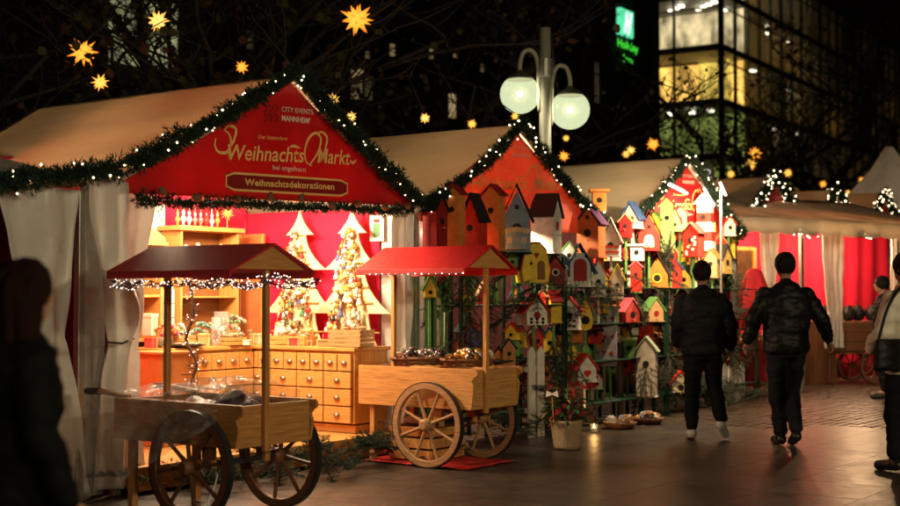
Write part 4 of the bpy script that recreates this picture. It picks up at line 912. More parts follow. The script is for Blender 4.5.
# middle shelf
B(515, 549, 242, 284, 'barn', YEL, DRED, 22, 'round shouldered yellow birdhouse with heart cutout and dark red roof', w=-.2)
B(545, 564, 255, 285, 'gable', DRED, BLK, 10, 'small dark red birdhouse with white outlined window beside the yellow one', w=-.16, extra=('ring',))
B(564, 594, 246, 290, 'arch', (.45, .5, .46), DBLU, 8, 'pale birdhouse with blue roof and big red arched opening', w=-.18, hole=DRED)
B(576, 606, 205, 258, 'gable', (.4, .1, .03), PUR, -22, 'big rust birdhouse with dark violet roof over yellow gable', w=-.12, extra=('attic',))
B(590, 608, 189, 212, 'cube', ORG, (.55, .22, .06), 6, 'plain orange box birdhouse standing highest on the rack', w=.02)
B(591, 606, 257, 297, 'steep', WHT, RED, 0, 'narrow white birdhouse with bright red roof and black cross bars', w=-.26, extra=('tracery', 'wp'))
B(601, 621, 217, 257, 'steep', WHT, (.3, .33, .25), -4, 'white birdhouse with two red bands on a white pole', w=-.2, extra=('bands', 'wp'))
B(621, 644, 201, 229, 'steep', (.5, .45, .36), DBLU, -26, 'birdhouse with slate blue roof raised on a pale pole', w=-.1, extra=('wp',))
B(638, 660, 209, 251, 'steep', RED, (.06, .012, .01), 0, 'red birdhouse with painted face like holes and dark roof', w=-.2, extra=('attic', 'ring', 'arch'), hole=(.6, .45, .3))
B(629, 646, 244, 261, 'cube', WHT, WHT, -10, 'small plain white box birdhouse below the slate roofed one', w=-.2)
B(630, 642, 260, 293, 'long', RED, PNK, 0, 'narrow tall red birdhouse with pink roof and green foot', w=-.28, extra=('tb',), trim=GRN)
B(659, 674, 196, 253, 'long', LGRN, RED, 4, 'tall white green birdhouse with red roof under the floodlight', w=-.2)
B(683, 705, 223, 257, 'long', RED, (.09, .02, .015), -30, 'red birdhouse covered in white dots', w=-.25, extra=('dots',))
B(695, 716, 193, 251, 'tower', RED, WHT, -14, 'red and white striped lighthouse birdhouse', w=-.16)
B(710, 732, 244, 274, 'gable', (.55, .35, .1), (.03, .022, .018), 62, 'birdhouse with big plain black roof panel near the floodlight pole', w=-.2)
B(704, 721, 248, 278, 'gable', NAT, (.6, .12, .03), -20, 'natural wood birdhouse with orange red roof beside the black roofed one', w=-.28)
B(646, 670, 250, 285, 'steep', (.45, .17, .03), (.03, .012, .012), -6, 'dark A frame birdhouse with orange inside its gable', w=-.22, extra=('ring',), trim=YEL)  # plain orange body paint under a dark roof
B(611, 624, 263, 300, 'steep', (.6, .45, .32), YEL, 0, 'slim pale birdhouse with yellow pointed roof and tiny cutouts', w=-.28, extra=('shapes',))
# lower rows
B(519, 548, 294, 325, 'gable', WHT, RED, 24, 'white birdhouse with red roof, chimney and lattice cutouts', w=-.26, extra=('shapes', 'chimney'), hole=DRED)
B(545, 562, 290, 323, 'gable', YEL, DRED, -66, 'yellow sided birdhouse seen under its dark red roof', w=-.16)
B(560, 582, 296, 330, 'gable', WHT, RED, -12, 'white birdhouse with red roof and round dark entrance beside the green teardrop', w=-.26, extra=('shapes',))
B(577, 594, 296, 332, 'tear', YEL, GRN, 0, 'yellow teardrop birdhouse with dark green pointed roof', w=-.3)
B(591, 618, 306, 366, 'plank', (.30, .26, .28), DRED, 0, 'tall grey violet board with dark bird cutouts', w=-.1)
B(617, 640, 298, 323, 'gable', (.4, .05, .04), PNK, 38, 'little dark red birdhouse with pink red roof above the cutout board', w=-.26)
B(641, 664, 295, 320, 'gable', NAT, GRN, 34, 'little natural birdhouse with grass green roof', w=-.26, hole=DRED)
B(622, 636, 333, 353, 'cube', (.15, .3, .1), LGRN, 0, 'small bright green box birdhouse below the pink roofed one', w=-.2)
B(636, 658, 332, 393, 'gable', (.55, .46, .36), (.30, .33, .22), -8, 'tall picket fronted birdhouse with pale slats beside the man in black', w=-.3, extra=('pickets',), trim=(.66, .58, .46))
B(571, 597, 353, 382, 'gable', WHT, RED, 26, 'white birdhouse with crimson roof and red heart above the potted plant', w=-.45, extra=('heart', 'wp'), hole=RED)
B(668, 690, 372, 394, 'gable', (.6, .48, .3), RED, 15, 'low cream birdhouse with red roof down behind the walking man', w=-.26)
B(676, 692, 300, 326, 'gable', (.4, .25, .1), DRED, -20, 'wooden birdhouse with dark red roof half behind the man in black', w=-.2)
# seen below the roof of the honey cart
B(440, 452, 280, 312, 'long', GRN, LGRN, 0, 'slim green birdhouse seen under the red cart roof', w=.0)
B(458, 472, 282, 312, 'gable', YEL, GRN, 0, 'yellow birdhouse seen under the red cart roof', w=.0)
B(455, 478, 318, 352, 'gable', DRED, BLK, 30, 'dark red birdhouse with black roof above the bauble baskets', w=.0)
B(466, 482, 322, 346, 'gable', (.12, .09, .3), RED, -20, 'blue violet birdhouse with red roof and a comb like a hen', w=-.12, hole=(.6, .35, .2))
B(500, 516, 338, 368, 'gable', (.45, .18, .06), BLK, 14, 'terracotta birdhouse with black roof right of the cart post', w=-.2)
B(505, 520, 322, 340, 'gable', YEL, RED, -20, 'tiny yellow birdhouse with red roof above the terracotta one', w=-.05)
B(529, 544, 328, 350, 'gable', RED, DRED, 18, 'small bright red birdhouse with white shapes low on the rack', w=-.2, extra=('shapes',))
CN = {RED: 'red', DRED: 'dark red', YEL: 'yellow', WHT: 'white', NAT: 'plain wood', GRN: 'green', TEAL: 'teal', ORG: 'orange', BLK: 'black', DBLU: 'dark blue'}
fills = [(x, y) for x in range(610, 735, 15) for y in (290, 318, 345, 372)] + [(x, y) for x in range(428, 520, 17) for y in (268, 300, 362)] + [(x, y) for x in range(560, 610, 16) for y in (340,)]
fills += [(x, y) for x in range(520, 600, 13) for y in (268, 312, 352, 384)] + [(x, y) for x in range(604, 730, 11) for y in (236, 262, 286, 312, 338)]
for i, (x, y) in enumerate(fills):
    c = random.choice((RED, RED, DRED, YEL, WHT, WHT, GRN, ORG)); r_ = random.choice((BLK, DRED, RED, GRN, NAT, DBLU))
    x += random.uniform(-5, 5); y += random.uniform(-5, 5); wd = random.uniform(11, 16)
    B(x - wd / 2, x + wd / 2, y - wd * random.uniform(1.3, 1.9), y, random.choice(('gable', 'steep', 'gable')), c, r_, random.uniform(-40, 40), 'small %s birdhouse with %s roof, %s shelf, %s' % (CN[c], CN[r_], 'upper' if y < 305 else 'middle' if y < 335 else 'low', 'under red cart roof' if x < 530 else 'above potted plant' if x < 612 else 'beside walking man' if x < 665 else 'behind walking man'), w=random.choice((-.02, .03, -.1, -.06)), group='small birdhouses filling the racks')
for i in range(60):
    t = random.uniform(4.3, 11.0); z = random.choice((.3, .5, .8, 1.0, 1.25, 1.5, 1.7)) + random.uniform(-.08, .08)
    o = inst('fir_bough', random.choice(BOUGH), None, T(*S(t, -.22 + random.uniform(-.08, .08), z)) @ Rz(random.uniform(0, 6.28)) @ Ry(random.uniform(.2, 1.3)) @ Matrix.Scale(random.uniform(.9, 1.3), 4)); tag(o, 'fir bough stuck between birdhouses on the green racks', 'fir bough', 'fir boughs on the racks')
for i in range(30):
    t = 4.1 + i * .235
    if 6.2 < t < 8.6: continue
    o = inst('fir_bough', random.choice(BOUGH), None, T(*S(t + random.uniform(-.1, .1), -.42 - random.uniform(0, .1), .05 + random.uniform(0, .12))) @ Rz(random.uniform(0, 6.28)) @ Ry(random.uniform(-.5, .1)))
    tag(o, 'fir bough laid on the ground in front of the birdhouse racks', 'fir bough', 'fir boughs in front of the racks')
fb = [on_row(x, y, -.3)[2] for x, y in ((462, 262), (470, 320), (556, 350), (548, 395), (668, 235), (676, 300), (664, 360), (735, 268), (741, 330))]
for i, p in enumerate(fb):
    lab = 'upright fir spray tied to the green racks ' + ('behind the honey cart', 'behind the honey cart', 'beside the potted plant', 'beside the potted plant', 'under the floodlights', 'left of the walking man', 'left of the walking man', 'beside the lamp pole', 'beside the lamp pole')[i]
    for k in range(4):
        o = inst('fir_bough', random.choice(BOUGH), None, T(p.x + random.uniform(-.08, .08), p.y, p.z + random.uniform(-.15, .1)) @ Rz(random.uniform(0, 6.28)) @ Ry(random.uniform(.6, 1.8))); tag(o, lab, 'fir bough', 'fir sprays tied to the racks')
# pickets
def pickets(px0, px1, py0, py1, n, label, w, m):
    t0, zb, p0 = on_row(px0, py1, w); t1, _, p1 = on_row(px1, py1, w); _, zt, _ = on_row(px0, py0, w); zb = max(zb, .0)
    o = thing('picket_fence', label, 'fence', S(t0, w, 0), ROW); L = t1 - t0; wd = L / n
    for i in range(n):
        x = wd * (i + .5); mb = MB(); mb.prism([(x - wd * .38, .0), (x + wd * .38, .0), (x + wd * .38, zt - .06), (x, zt), (x - wd * .38, zt - .06)], -.01, .01); mb.build('picket', m, o, bevel=.002)
    for z in (zt * .3, zt * .75): MB().box((L / 2, .022, z), (L, .02, .05)).build('rail', m, o)
PW = mat('weathered_white', (.60, .54, .46), .6, var=.2, bump=.15)
pickets(527, 545, 347, 432, 2, 'two tall weathered white pickets beside the honey cart wheel', -.34, PW)
pickets(722, 745, 363, 402, 4, 'short white picket fence behind the legs of the man in black', -.2, PW)
# potted plant with sackcloth
pp = on_ground(567, 449); po = thing('potted_plant', 'bushy plant with red leaves in a sackcloth wrapped pot', 'plant', pp)
mb = MB(); mb.grid(lambda u, v: ((.115 + .035 * v + .012 * nz3(u * 0 + math.cos(u * 6.2832) * 2, math.sin(u * 6.2832) * 2, v * 2.5)) * math.cos(u * 6.2832), (.115 + .035 * v + .012 * nz3(math.cos(u * 6.2832) * 2, math.sin(u * 6.2832) * 2, v * 2.5)) * math.sin(u * 6.2832), .005 + .27 * v), 28, 10)
mb.build('pot', mat('sackcloth', (.36, .24, .13), .9, var=.2, scale=20, bump=.6, bscale=120), po, smooth=True, solid=.012)
MB().lathe([(.135, .24), (.135, .25)], 16).build('soil', mat('soil', (.03, .02, .012), .95), po)
LEAF = [mat('leaf_green', (.05, .10, .03), .5, trans=.2), mat('leaf_red', (.30, .02, .02), .5, trans=.2), mat('leaf_yellow', (.36, .24, .05), .5, trans=.2)]
def leaf_mesh(m, L=.1): mb = MB(); mb.add([(0, 0, 0), (L * .4, L * .25, .01), (L * .75, L * .17, .0), (L, 0, -.015), (L * .75, -L * .17, 0), (L * .4, -L * .25, .01), (L * .5, 0, .0)], [(0, 6, 1), (1, 6, 2), (2, 6, 3), (3, 6, 4), (4, 6, 5), (5, 6, 0)]); return mb.mesh('leaf', m)
LM = [leaf_mesh(m) for m in LEAF]
stm = MB()
for i in range(130):
    a = random.uniform(0, 6.28); e = random.uniform(-.1, 1.3); r = random.uniform(.1, .30); c = Vector((math.cos(a) * math.cos(e) * r * .75, math.sin(a) * math.cos(e) * r * .75, .30 + math.sin(e) * r * 1.35))
    stm.tube([(0, 0, .24), c * .5 + Vector((0, 0, .14)), c], .003, 4)
    inst('leaf', LM[0 if random.random() < .55 else 1 if random.random() < .65 else 2], po, Matrix.Translation(c) @ Rz(a) @ Ry(random.uniform(-.6, .7)) @ Rx(random.uniform(-.6, .6)) @ Matrix.Scale(random.uniform(.7, 1.2), 4))
stm.build('stems', FIRB, po, kind='stuff')
MB().tube([(-.13, -.10, .24), (-.15, -.13, .50)], .005, 5).build('ornament_stick', PINE[2], po)
mb = MB(); mb.prism([(-.06, 0), (0, .02), (.06, 0), (.05, .06), (.0, .035), (-.05, .06)], -.008, .008, M=T(-.15, -.13, .5)); mb.build('wooden_bird', paint(WHT), po)
# wrapped goods on the ground and candle light
for k, (x, y, lab) in enumerate(((620, 411, 'low basket of cellophane wrapped packets nearer the potted plant'), (648, 413, 'low basket of cellophane wrapped packets nearer the walking man'))):
    p = S(on_row(x, y, -.62)[0], -.62); o = thing('goods_basket', lab, 'basket', p)
    mb = MB(); mb.lathe([(.14, 0), (.19, .07), (.18, .07), (.13, .01), (.001, .01)], 18); mb.build('basket', WICK, o, smooth=True)
    for i in range(7):
        mb = MB(); mb.grid(lambda u, v: tuple(Vector(lump(u, v, .06, .05, .05, i + k * 3.1))), 8, 8); q = mb.build('packet', mat('cellophane_packet_%d' % (i % 3), ((.45, .25, .12), (.55, .5, .45), (.3, .35, .5))[i % 3], .2, var=.4, scale=30, spec=.8), o); q.location = (random.uniform(-.09, .09), random.uniform(-.08, .08), .05 + .01 * i); q.rotation_euler = (random.uniform(-.4, .4), random.uniform(-.4, .4), i)
cp = S(on_row(594, 411, -.6)[0], -.6); cl = thing('candle_jar', 'small glowing candle jar on the ground by the rack', 'candle', cp)
MB().lathe([(.035, 0), (.04, .01), (.04, .09), (.038, .09), (.038, .012), (.001, .012)], 16).build('jar', GLASS, cl, smooth=True); MB().lathe([(.03, .013), (.03, .045)], 12).build('wax', paint(WHT), cl)
MB().lathe([(.003, .046), (.012, .058), (.006, .08), (.001, .095)], 8).build('flame', glow('flame', (1, .55, .15), 14), cl); light('candle_light', 'POINT', (0, 0, .16), 1.6, (1, .5, .15), .03, cl)
# tube lamps over the racks
def tube_lamp(px, py, w, L, tilt, power, label, pole=False):
    t, z, p = on_row(px, py, w); o = thing('tube_lamp', label, 'lamp', p, 0)
    d = Vector((math.cos(tilt), -.2, math.sin(tilt))) * L / 2
    mb = MB(); mb.tube([-d, d], .014, 10); mb.build('tube', glow('tube_light', (1, .93, .78), 9), o, smooth=True)
    back = Vector((-.02, .045, .045)); mb = MB(); mb.tube([-d + back, d + back], .016, 6); mb.tube([-d + back, -d * .98], .012, 5); mb.tube([d + back, d * .98], .012, 5); mb.build('housing', ALU, o)
    if pole: mb = MB(); mb.tube([back, back + Vector((0, .02, -z + .0)) - Vector((0, 0, 0.045))], .016, 8); mb.build('pole', ALU, o)
    else: mb = MB(); mb.tube([back, back + Vector((.0, .45, .25))], .012, 6); mb.build('bracket', ALU, o)
    light('tube_glow', 'AREA', (0, -.03, -.05), power, (1, .74, .45), L, o, rot=(R(38), 0, R(12)))
tube_lamp(678, 189, -.95, .24, -.5, 120, 'bright white tube lamp over the dotted birdhouse'); tube_lamp(709, 197, -.5, .26, -1.1, 45, 'bright white tube lamp slanting beside the striped lighthouse'); tube_lamp(723, 189, -.75, .18, -1.2, 110, 'bright white tube lamp on a tall pole', True)
# ================================================================ people
def capsule(mb, p0, p1, r0, r1, n=12):
    p0, p1 = Vector(p0), Vector(p1); d = (p1 - p0).normalized()
    P = [p0 - d * r0 * math.cos(a) for a in (0.15, .6, 1.1)] + [p0.lerp(p1, f) for f in (0, .33, .66, 1)] + [p1 + d * r1 * math.cos(a) for a in (1.1, .6, .15)]
    Rr = [r0 * math.sin(a) for a in (.15, .6, 1.1)] + [r0 + (r1 - r0) * f for f in (0, .33, .66, 1)] + [r1 * math.sin(a) for a in (1.1, .6, .15)]
    mb.tube(P, Rr, n)
def loft(mb, rings, n=20):                             # rings: (x, y, z, rx, ry)
    vs = [(x + rx * math.cos(6.2832 * j / n), y + ry * math.sin(6.2832 * j / n), z) for x, y, z, rx, ry in rings for j in range(n)]; k = len(rings)
    fs = [(i * n + j, i * n + (j + 1) % n, (i + 1) * n + (j + 1) % n, (i + 1) * n + j) for i in range(k - 1) for j in range(n)] + [tuple(range(n - 1, -1, -1)), tuple((k - 1) * n + j for j in range(n))]
    mb.add(vs, fs)
def skin(mb, name, m, parent, voxel=.012, fold=0., seed=0, smooth=3, strands=False):
    o = mb.build('draft', m); md = o.modifiers.new('r', 'REMESH'); md.mode = 'VOXEL'; md.voxel_size = voxel
    sm = o.modifiers.new('s', 'SMOOTH'); sm.iterations = smooth; sm.factor = .5
    me = bpy.data.meshes.new_from_object(o.evaluated_get(bpy.context.evaluated_depsgraph_get())); bpy.data.objects.remove(o); me.name = name
    if fold:
        ns = [v.normal.copy() for v in me.vertices]
        for v, nn in zip(me.vertices, ns):
            c = v.co; q = nz3(c.x * 34, c.y * 34, c.z * 4) if strands else nz3(c.x * 5, c.y * 5, c.z * 11 + seed) + .6 * nz3(c.x * 9 + seed, c.y * 9, c.z * 20) + .35 * nz3(c.x * 22, c.y * 22, c.z * 38 + seed); v.co = c + nn * fold * q
    me.polygons.foreach_set('use_smooth', [True] * len(me.polygons)); return inst(name, me, parent)
SKIN = mat('skin', (.42, .22, .14), .55, var=.1, bump=.05); HAIR = mat('dark_hair', (.010, .006, .004), .6, var=.5, scale=40, stretch=(6, 6, 1), bump=.5, bscale=60, spec=.2)
def person(label, loc, rz, H, J, jacket, trousers, shoes, hair=HAIR, long_hair=False, hem=.86, coat=False, collar=True, head_turn=0., skinm=SKIN):
    s = H / 1.8; o = thing('person', label, 'person', loc, rz); V = lambda *a: Vector(a) * s
    K = dict(sl=(-.19, 0, 1.44), sr=(.19, 0, 1.44), el=(-.25, -.04, 1.17), er=(.25, -.04, 1.17), wl=(-.27, .06, .93), wr=(.27, .06, .93), hl=(-.095, 0, .93), hr=(.095, 0, .93), kl=(-.10, .03, .50), kr=(.10, .03, .50), al=(-.10, -.02, .09), ar=(.10, -.02, .09), tl=(-.115, .16, .035), tr=(.115, .16, .035), hd=(0, .02, 1.685))
    K.update(J); K = {k: Vector(v) * s for k, v in K.items()}
    b = MB()
    loft(b, [tuple(c * s for c in r) for r in ((0, 0, .84, .12, .09), (0, 0, .92, .165, .115), (0, 0, 1.02, .155, .105), (0, 0, 1.12, .14, .098), (0, 0, 1.28, .165, .11), (0, -.005, 1.40, .17, .10), (0, -.005, 1.48, .11, .07), (0, 0, 1.52, .06, .055))])
    hd = K['hd']; capsule(b, V(0, -.005, 1.44), hd - V(0, .01, .06), .055 * s, .05 * s)
    ht = Rz(head_turn); HM = Matrix.Translation(hd) @ ht
    b.ball((0, 0, 0), 1, 18, 12, (.080 * s, .100 * s, .120 * s), M=HM); b.ball((0, .03 * s, -.06 * s), 1, 14, 9, (.058 * s, .065 * s, .06 * s), M=HM)
    b.ball((0, .098 * s, -.015 * s), 1, 8, 6, (.014 * s, .022 * s, .026 * s), M=HM); b.ball((0, .088 * s, -.065 * s), 1, 8, 6, (.026 * s, .014 * s, .012 * s), M=HM)
    for sg in (-1, 1): b.ball((sg * .078 * s, -.01 * s, -.01 * s), 1, 8, 6, (.012 * s, .022 * s, .034 * s), M=HM)
    for q in 'lr':
        capsule(b, K['s' + q] * .92 + K['e' + q] * .08 - Vector((K['s' + q].x * .1, 0, 0)), K['e' + q], .045 * s, .042 * s); capsule(b, K['e' + q], K['w' + q], .042 * s, .028 * s)
        capsule(b, K['h' + q], K['k' + q], .082 * s, .055 * s); capsule(b, K['k' + q], K['a' + q], .055 * s, .036 * s); capsule(b, K['a' + q], K['t' + q], .036 * s, .03 * s)
        d = (K['w' + q] - K['e' + q]).normalized(); side = Vector((1 if q == 'l' else -1, 0, 0)); fw = d.cross(side).normalized(); fw = fw if fw.y > 0 else -fw
        pm = K['w' + q] + d * .05 * s; b.ball((0, 0, 0), 1, 10, 7, (.018 * s, .04 * s, .052 * s), M=Matrix.Translation(pm) @ d.to_track_quat('Z', 'X').to_matrix().to_4x4())
        for i, L in enumerate((.070, .080, .075, .058)):
            base = K['w' + q] + d * .085 * s + fw * (.028 - .0185 * i) * s; mid = base + (d * .85 + side * .25) * L * .5 * s; capsule(b, base, mid, .0095 * s, .009 * s, 8); capsule(b, mid, mid + (d * .6 + side * .7) * L * .5 * s, .009 * s, .0075 * s, 8)
        tb = K['w' + q] + d * .03 * s + fw * .034 * s; capsule(b, tb, tb + (d * .6 + fw * .5) * .05 * s, .012 * s, .010 * s, 8); capsule(b, tb + (d * .6 + fw * .5) * .05 * s, tb + (d * .95 + fw * .45 + side * .2) * .075 * s, .010 * s, .008 * s, 8)
    skin(b, 'body', skinm, o, .0085, smooth=2)
    for sg in (-1, 1): MB().ball((sg * .032 * s, .086 * s, .012 * s), .012 * s, 8, 6, M=HM).build('eye', mat('eye', (.25, .22, .2), .2), o, smooth=True)
    j = MB(); e = .031 * s; z1 = 1.50
    rings = [(0, 0, hem, .205, .155), (0, 0, hem + .04, .222, .17), (0, 0, 1.0, .215, .165), (0, 0, 1.12, .215, .16), (0, 0, 1.28, .235, .17), (0, -.01, 1.37, .238, .158), (0, -.012, 1.44, .205, .132), (0, -.01, 1.485, .14, .108), (0, -.005, z1 + .035, .098, .092)]
    if coat: rings[:2] = [(0, 0, hem, .25, .19), (0, 0, hem + .2, .235, .18)]
    loft(j, [tuple(c * s for c in r) for r in rings])
    if collar: capsule(j, V(0, -.01, 1.48), V(0, -.005, 1.505), .094 * s, .082 * s)
    for q in 'lr': capsule(j, K['s' + q] * .5 + (K['s' + q] + Vector((0, 0, -.015))) * .5 - Vector((K['s' + q].x * .06, 0, .015)), K['e' + q], .083 * s, .045 * s + e); capsule(j, K['e' + q], K['w' + q] - (K['w' + q] - K['e' + q]).normalized() * .02, .045 * s + e, .034 * s + e * .7)
    skin(j, 'jacket', jacket, o, .013, fold=.018, seed=len(label), smooth=8)
    t = MB()
    loft(t, [tuple(c * s for c in r) for r in ((0, 0, .82, .135, .11), (0, 0, .92, .178, .13), (0, 0, 1.0, .17, .125))])
    for q in 'lr': capsule(t, K['h' + q], K['k' + q], .108 * s, .084 * s); capsule(t, K['k' + q], K['a' + q] + V(0, 0, .055), .084 * s, .066 * s)
    skin(t, 'trousers', trousers, o, .013, fold=.013, seed=3 + len(label), smooth=5)
    for q in 'lr':
        sh_ = MB(); d = (K['t' + q] - K['a' + q]); capsule(sh_, K['a' + q] - d.normalized() * .02 * s + V(0, 0, -.035), K['t' + q], .050 * s, .044 * s); capsule(sh_, K['a' + q] + V(0, 0, -.01), K['a' + q] + V(0, 0, -.03), .05 * s, .052 * s)
        so_ = skin(sh_, 'shoe', shoes, o, .009, smooth=2)
        zmin = min(v.co.z for v in so_.data.vertices)
    hr = MB()
    hr.ball((0, -.012 * s, .022 * s), 1, 18, 12, (.099 * s, .113 * s, .116 * s), M=HM)
    hr.ball((0, -.040 * s, .0), 1, 14, 9, (.088 * s, .074 * s, .080 * s), M=HM)
    if long_hair:
        for i in range(9):
            a = -2.6 + i * .65 - .0; x, y = .075 * math.sin(a), -.03 - .06 * abs(math.cos(a)) * (1 if math.cos(a) > 0 else .2)
            capsule(hr, HM @ Vector((x * 1.1 * s, y * s, .02 * s)), HM @ Vector((x * 1.35 * s, (y - .02) * s, -.19 * s)), .058 * s, .046 * s)
    hm_ = skin(hr, 'hair', hair, o, .008, fold=.011 if long_hair else .006, seed=9, smooth=1, strands=True)
    if not long_hair:
        pass
    return o
DJ = mat('black_jacket', (.009, .008, .009), .7, var=.3, bump=.2, bscale=20, spec=.12); LJ = mat('black_leather', (.008, .007, .007), .5, var=.3, bump=.25, bscale=14, spec=.2); DT = mat('black_trousers', (.008, .008, .009), .8, spec=.1); JEANS = mat('dark_jeans', (.016, .016, .019), .8, var=.3, spec=.1)
SNK = mat('pale_sneaker', (.55, .50, .44), .5, var=.2); BSH = mat('black_shoe', (.012, .011, .011), .35)
WJ = mat('cream_jacket', (.72, .65, .52), .6, var=.1, bump=.15, bscale=16); WC = mat('black_coat', (.005, .005, .005), .8, var=.3, spec=.08)
p = on_ground(703, 440)
person('man in black jacket and trousers with pale sneakers walking past the birdhouses', p, R(-6), 1.79, dict(sl=(-.2, 0, 1.43), sr=(.2, 0, 1.43), el=(-.25, -.02, 1.17), er=(.28, -.04, 1.17), wl=(-.25, .10, .96), wr=(.29, .04, .93), kl=(-.10, .05, .51), al=(-.11, .02, .09), tl=(-.12, .20, .04), kr=(.13, .10, .52), ar=(.17, -.12, .19), tr=(.22, -.02, .06)), DJ, DT, SNK)
p = on_ground(787, 446)
person('man in black leather jacket and dark jeans with arms held out', p, R(2), 1.86, dict(sl=(-.21, 0, 1.43), sr=(.21, 0, 1.43), el=(-.31, -.03, 1.19), er=(.33, -.03, 1.19), wl=(-.35, .06, .97), wr=(.42, .05, .98), kl=(-.08, .04, .50), al=(-.05, .03, .09), tl=(-.055, .21, .04), kr=(.07, .08, .51), ar=(.045, -.14, .13), tr=(.055, .03, .04), hl=(-.09, 0, .93), hr=(.09, 0, .93)), LJ, JEANS, BSH)
p = on_ground(909, 472)
pr = person('person in cream jacket with black shoulder bag at the right edge', p, R(28), 1.80, dict(el=(-.26, .03, 1.16), wl=(-.22, .2, 1.0), kl=(-.10, .06, .5), al=(-.10, .05, .09), tl=(-.11, .22, .04), ar=(.10, -.16, .10), kr=(.10, -.02, .5), tr=(.11, .0, .04)), WJ, DT, BSH, hem=.80)
bg_ = thing('shoulder_bag', 'black leather shoulder bag hanging at the cream jacket', 'bag', p + Vector((-.22, -.20, .84)), R(30))
mb = MB(); loft(mb, [(0, 0, 0, .15, .06), (0, 0, .03, .17, .075), (0, 0, .18, .16, .07), (0, 0, .26, .14, .05)]); skin(mb, 'bag_body', LJ, bg_, .01, fold=.006)
mb = MB(); mb.tube(spline([(-.13, 0, .22), (-.05, -.03, .5), (.12, -.02, .68), (.25, .0, .70)], 8), .014, 6); mb.build('strap', BLACK, bg_)
wp_ = at(13, 300, 4.35)
person('woman with shoulder length brown hair in black coat beside the curtains', (wp_.x, wp_.y, 0), R(-48), 1.585, dict(hd=(0, .05, 1.655), el=(-.26, .02, 1.17), wl=(-.24, .12, .92), er=(.28, -.02, 1.17), wr=(.26, .10, .90)), WC, DT, BSH, hair=mat('brown_hair', (.016, .007, .004), .6, var=.5, scale=40, stretch=(6, 6, 1), bump=.5, bscale=60, spec=.04), long_hair=True, hem=.45, coat=True, head_turn=.15)
hbag = thing('handbag', 'black handbag held low at the side of the woman in black coat', 'bag', (wp_.x + .27, wp_.y + .0, .30), R(-50))
mb = MB(); loft(mb, [(0, 0, 0, .16, .06), (0, 0, .04, .18, .08), (0, 0, .22, .15, .06), (0, 0, .27, .12, .04)]); skin(mb, 'bag_body', LJ, hbag, .01, fold=.006)
mb = MB(); mb.tube(spline([(-.1, 0, .25), (-.06, 0, .34), (.0, .0, .38), (.08, 0, .34), (.1, 0, .25)], 8), .011, 6); mb.build('handles', BLACK, hbag)
person('person with dark hair and dark jacket standing at the awning stall', (6.15, 18.9, 0), R(75), 1.72, dict(), DJ, DT, BSH)

# ================================================================ the awning stall on the right
AW = R(35); AO = Vector((3.45, 18.95, 0)); AM = Matrix.Translation(AO) @ Rz(AW); AL = 7.0
aw = thing('awning_stall', 'long stall with cream scalloped awning and red cloth walls', 'market stall', AO, AW)
def awn(u, v):
    y = -.1 + 2.9 * v; return (-.3 + (AL + .3) * u, y, 2.60 + .62 * v - .06 * math.sin(math.pi * v) + .012 * nz3(u * 20, v * 4, 1) - .03 * abs(math.sin(u * 3 * math.pi)) * math.sin(math.pi * v))
mb = MB(); mb.grid(awn, 50, 10); mb.build('awning_roof', mat('awning_cloth', (.88, .80, .64), .5, var=.1, scale=1.5, bump=.25, bscale=4, trans=.3), aw, smooth=True, solid=.01)
mb = MB(); N = 240
vs = []
for i in range(N + 1):
    x = -.3 + (AL + .3) * i / N; y = -.115 + .012 * math.sin(i * .35); vs += [(x, y, 2.60), (x, y - .015, 2.50), (x, y - .02, 2.40 - .035 * abs(math.sin(i * math.pi / 16)))]
mb.add(vs, [(3 * i + k, 3 * i + 3 + k, 3 * i + 4 + k, 3 * i + 1 + k) for i in range(N) for k in range(2)]); mb.build('valance', MATS['awning_cloth'], aw, smooth=True, solid=.005)
for x in (.1, 2.33, 4.66, 6.8): MB().box((x, 0, 1.28), (.06, .06, 2.56)).build('post', ALU, aw, bevel=.005)
cloth_wall(aw, 'back_wall', (-.2, 1.9, 0), (AL, 1.9, 0), 0, 2.75, REDWALL, 16, .03)
for x0, x1, sd in ((2.1, 2.5, 3), (3.55, 4.1, 4), (5.3, 5.7, 8)): curtain(aw, (x0, .6, 0), (x1, .6, 0), .6, 2.55, WHITE_TARP, 4, .03, tie=.3, pinch=.5, flare=.8, seed=sd)
def apt(x, y, z): return AM @ Vector((x, y, z))
for x, pw in ((.9, 90), (2.9, 130), (5.0, 130)):
    o = thing('pendant_lamp', 'small metal pendant lamp under the scalloped awning', 'lamp', apt(x, 1.0, 2.47), 0, 'lamps under the awning')
    MB().lathe([(.02, .10), (.03, .09), (.09, .02), (.10, 0), (.095, 0), (.03, .08)], 14).build('shade', IRON, o, smooth=True); light('lamp_light', 'POINT', (0, 0, -.06), pw, (1, .62, .32), .08, o)
for x_, lb_ in ((.75, 'lit fir bunch on the awning edge beside the red draped cloth'), (2.33, 'lit fir bunch on the awning post by the gilt mirror'), (3.7, 'lit fir bunch on the awning edge above the brown cart')): fir_garland(lb_, [apt(x_ - .22 + .08 * i, -.06, 2.42 + .03 * math.sin(i)) for i in range(7)], .07, 900, .035, .012)
mir = thing('gilt_frame', 'gilt framed mirror on the red wall of the awning stall', 'mirror', apt(3.05, 1.82, 1.48), AW)
GILT = mat('gilt', (.65, .38, .1), .3, .6)
for c, d in (((-.26, 0, .36), (.07, .04, .86)), ((.26, 0, .36), (.07, .04, .86)), ((0, 0, .76), (.45, .04, .07)), ((0, 0, -.04), (.45, .04, .07))): MB().box(c, d).build('frame_side', GILT, mir, bevel=.01)
MB().box((0, .01, .36), (.46, .01, .74)).build('mirror', mat('mirror_glass', (.6, .3, .15), .15, .9), mir)
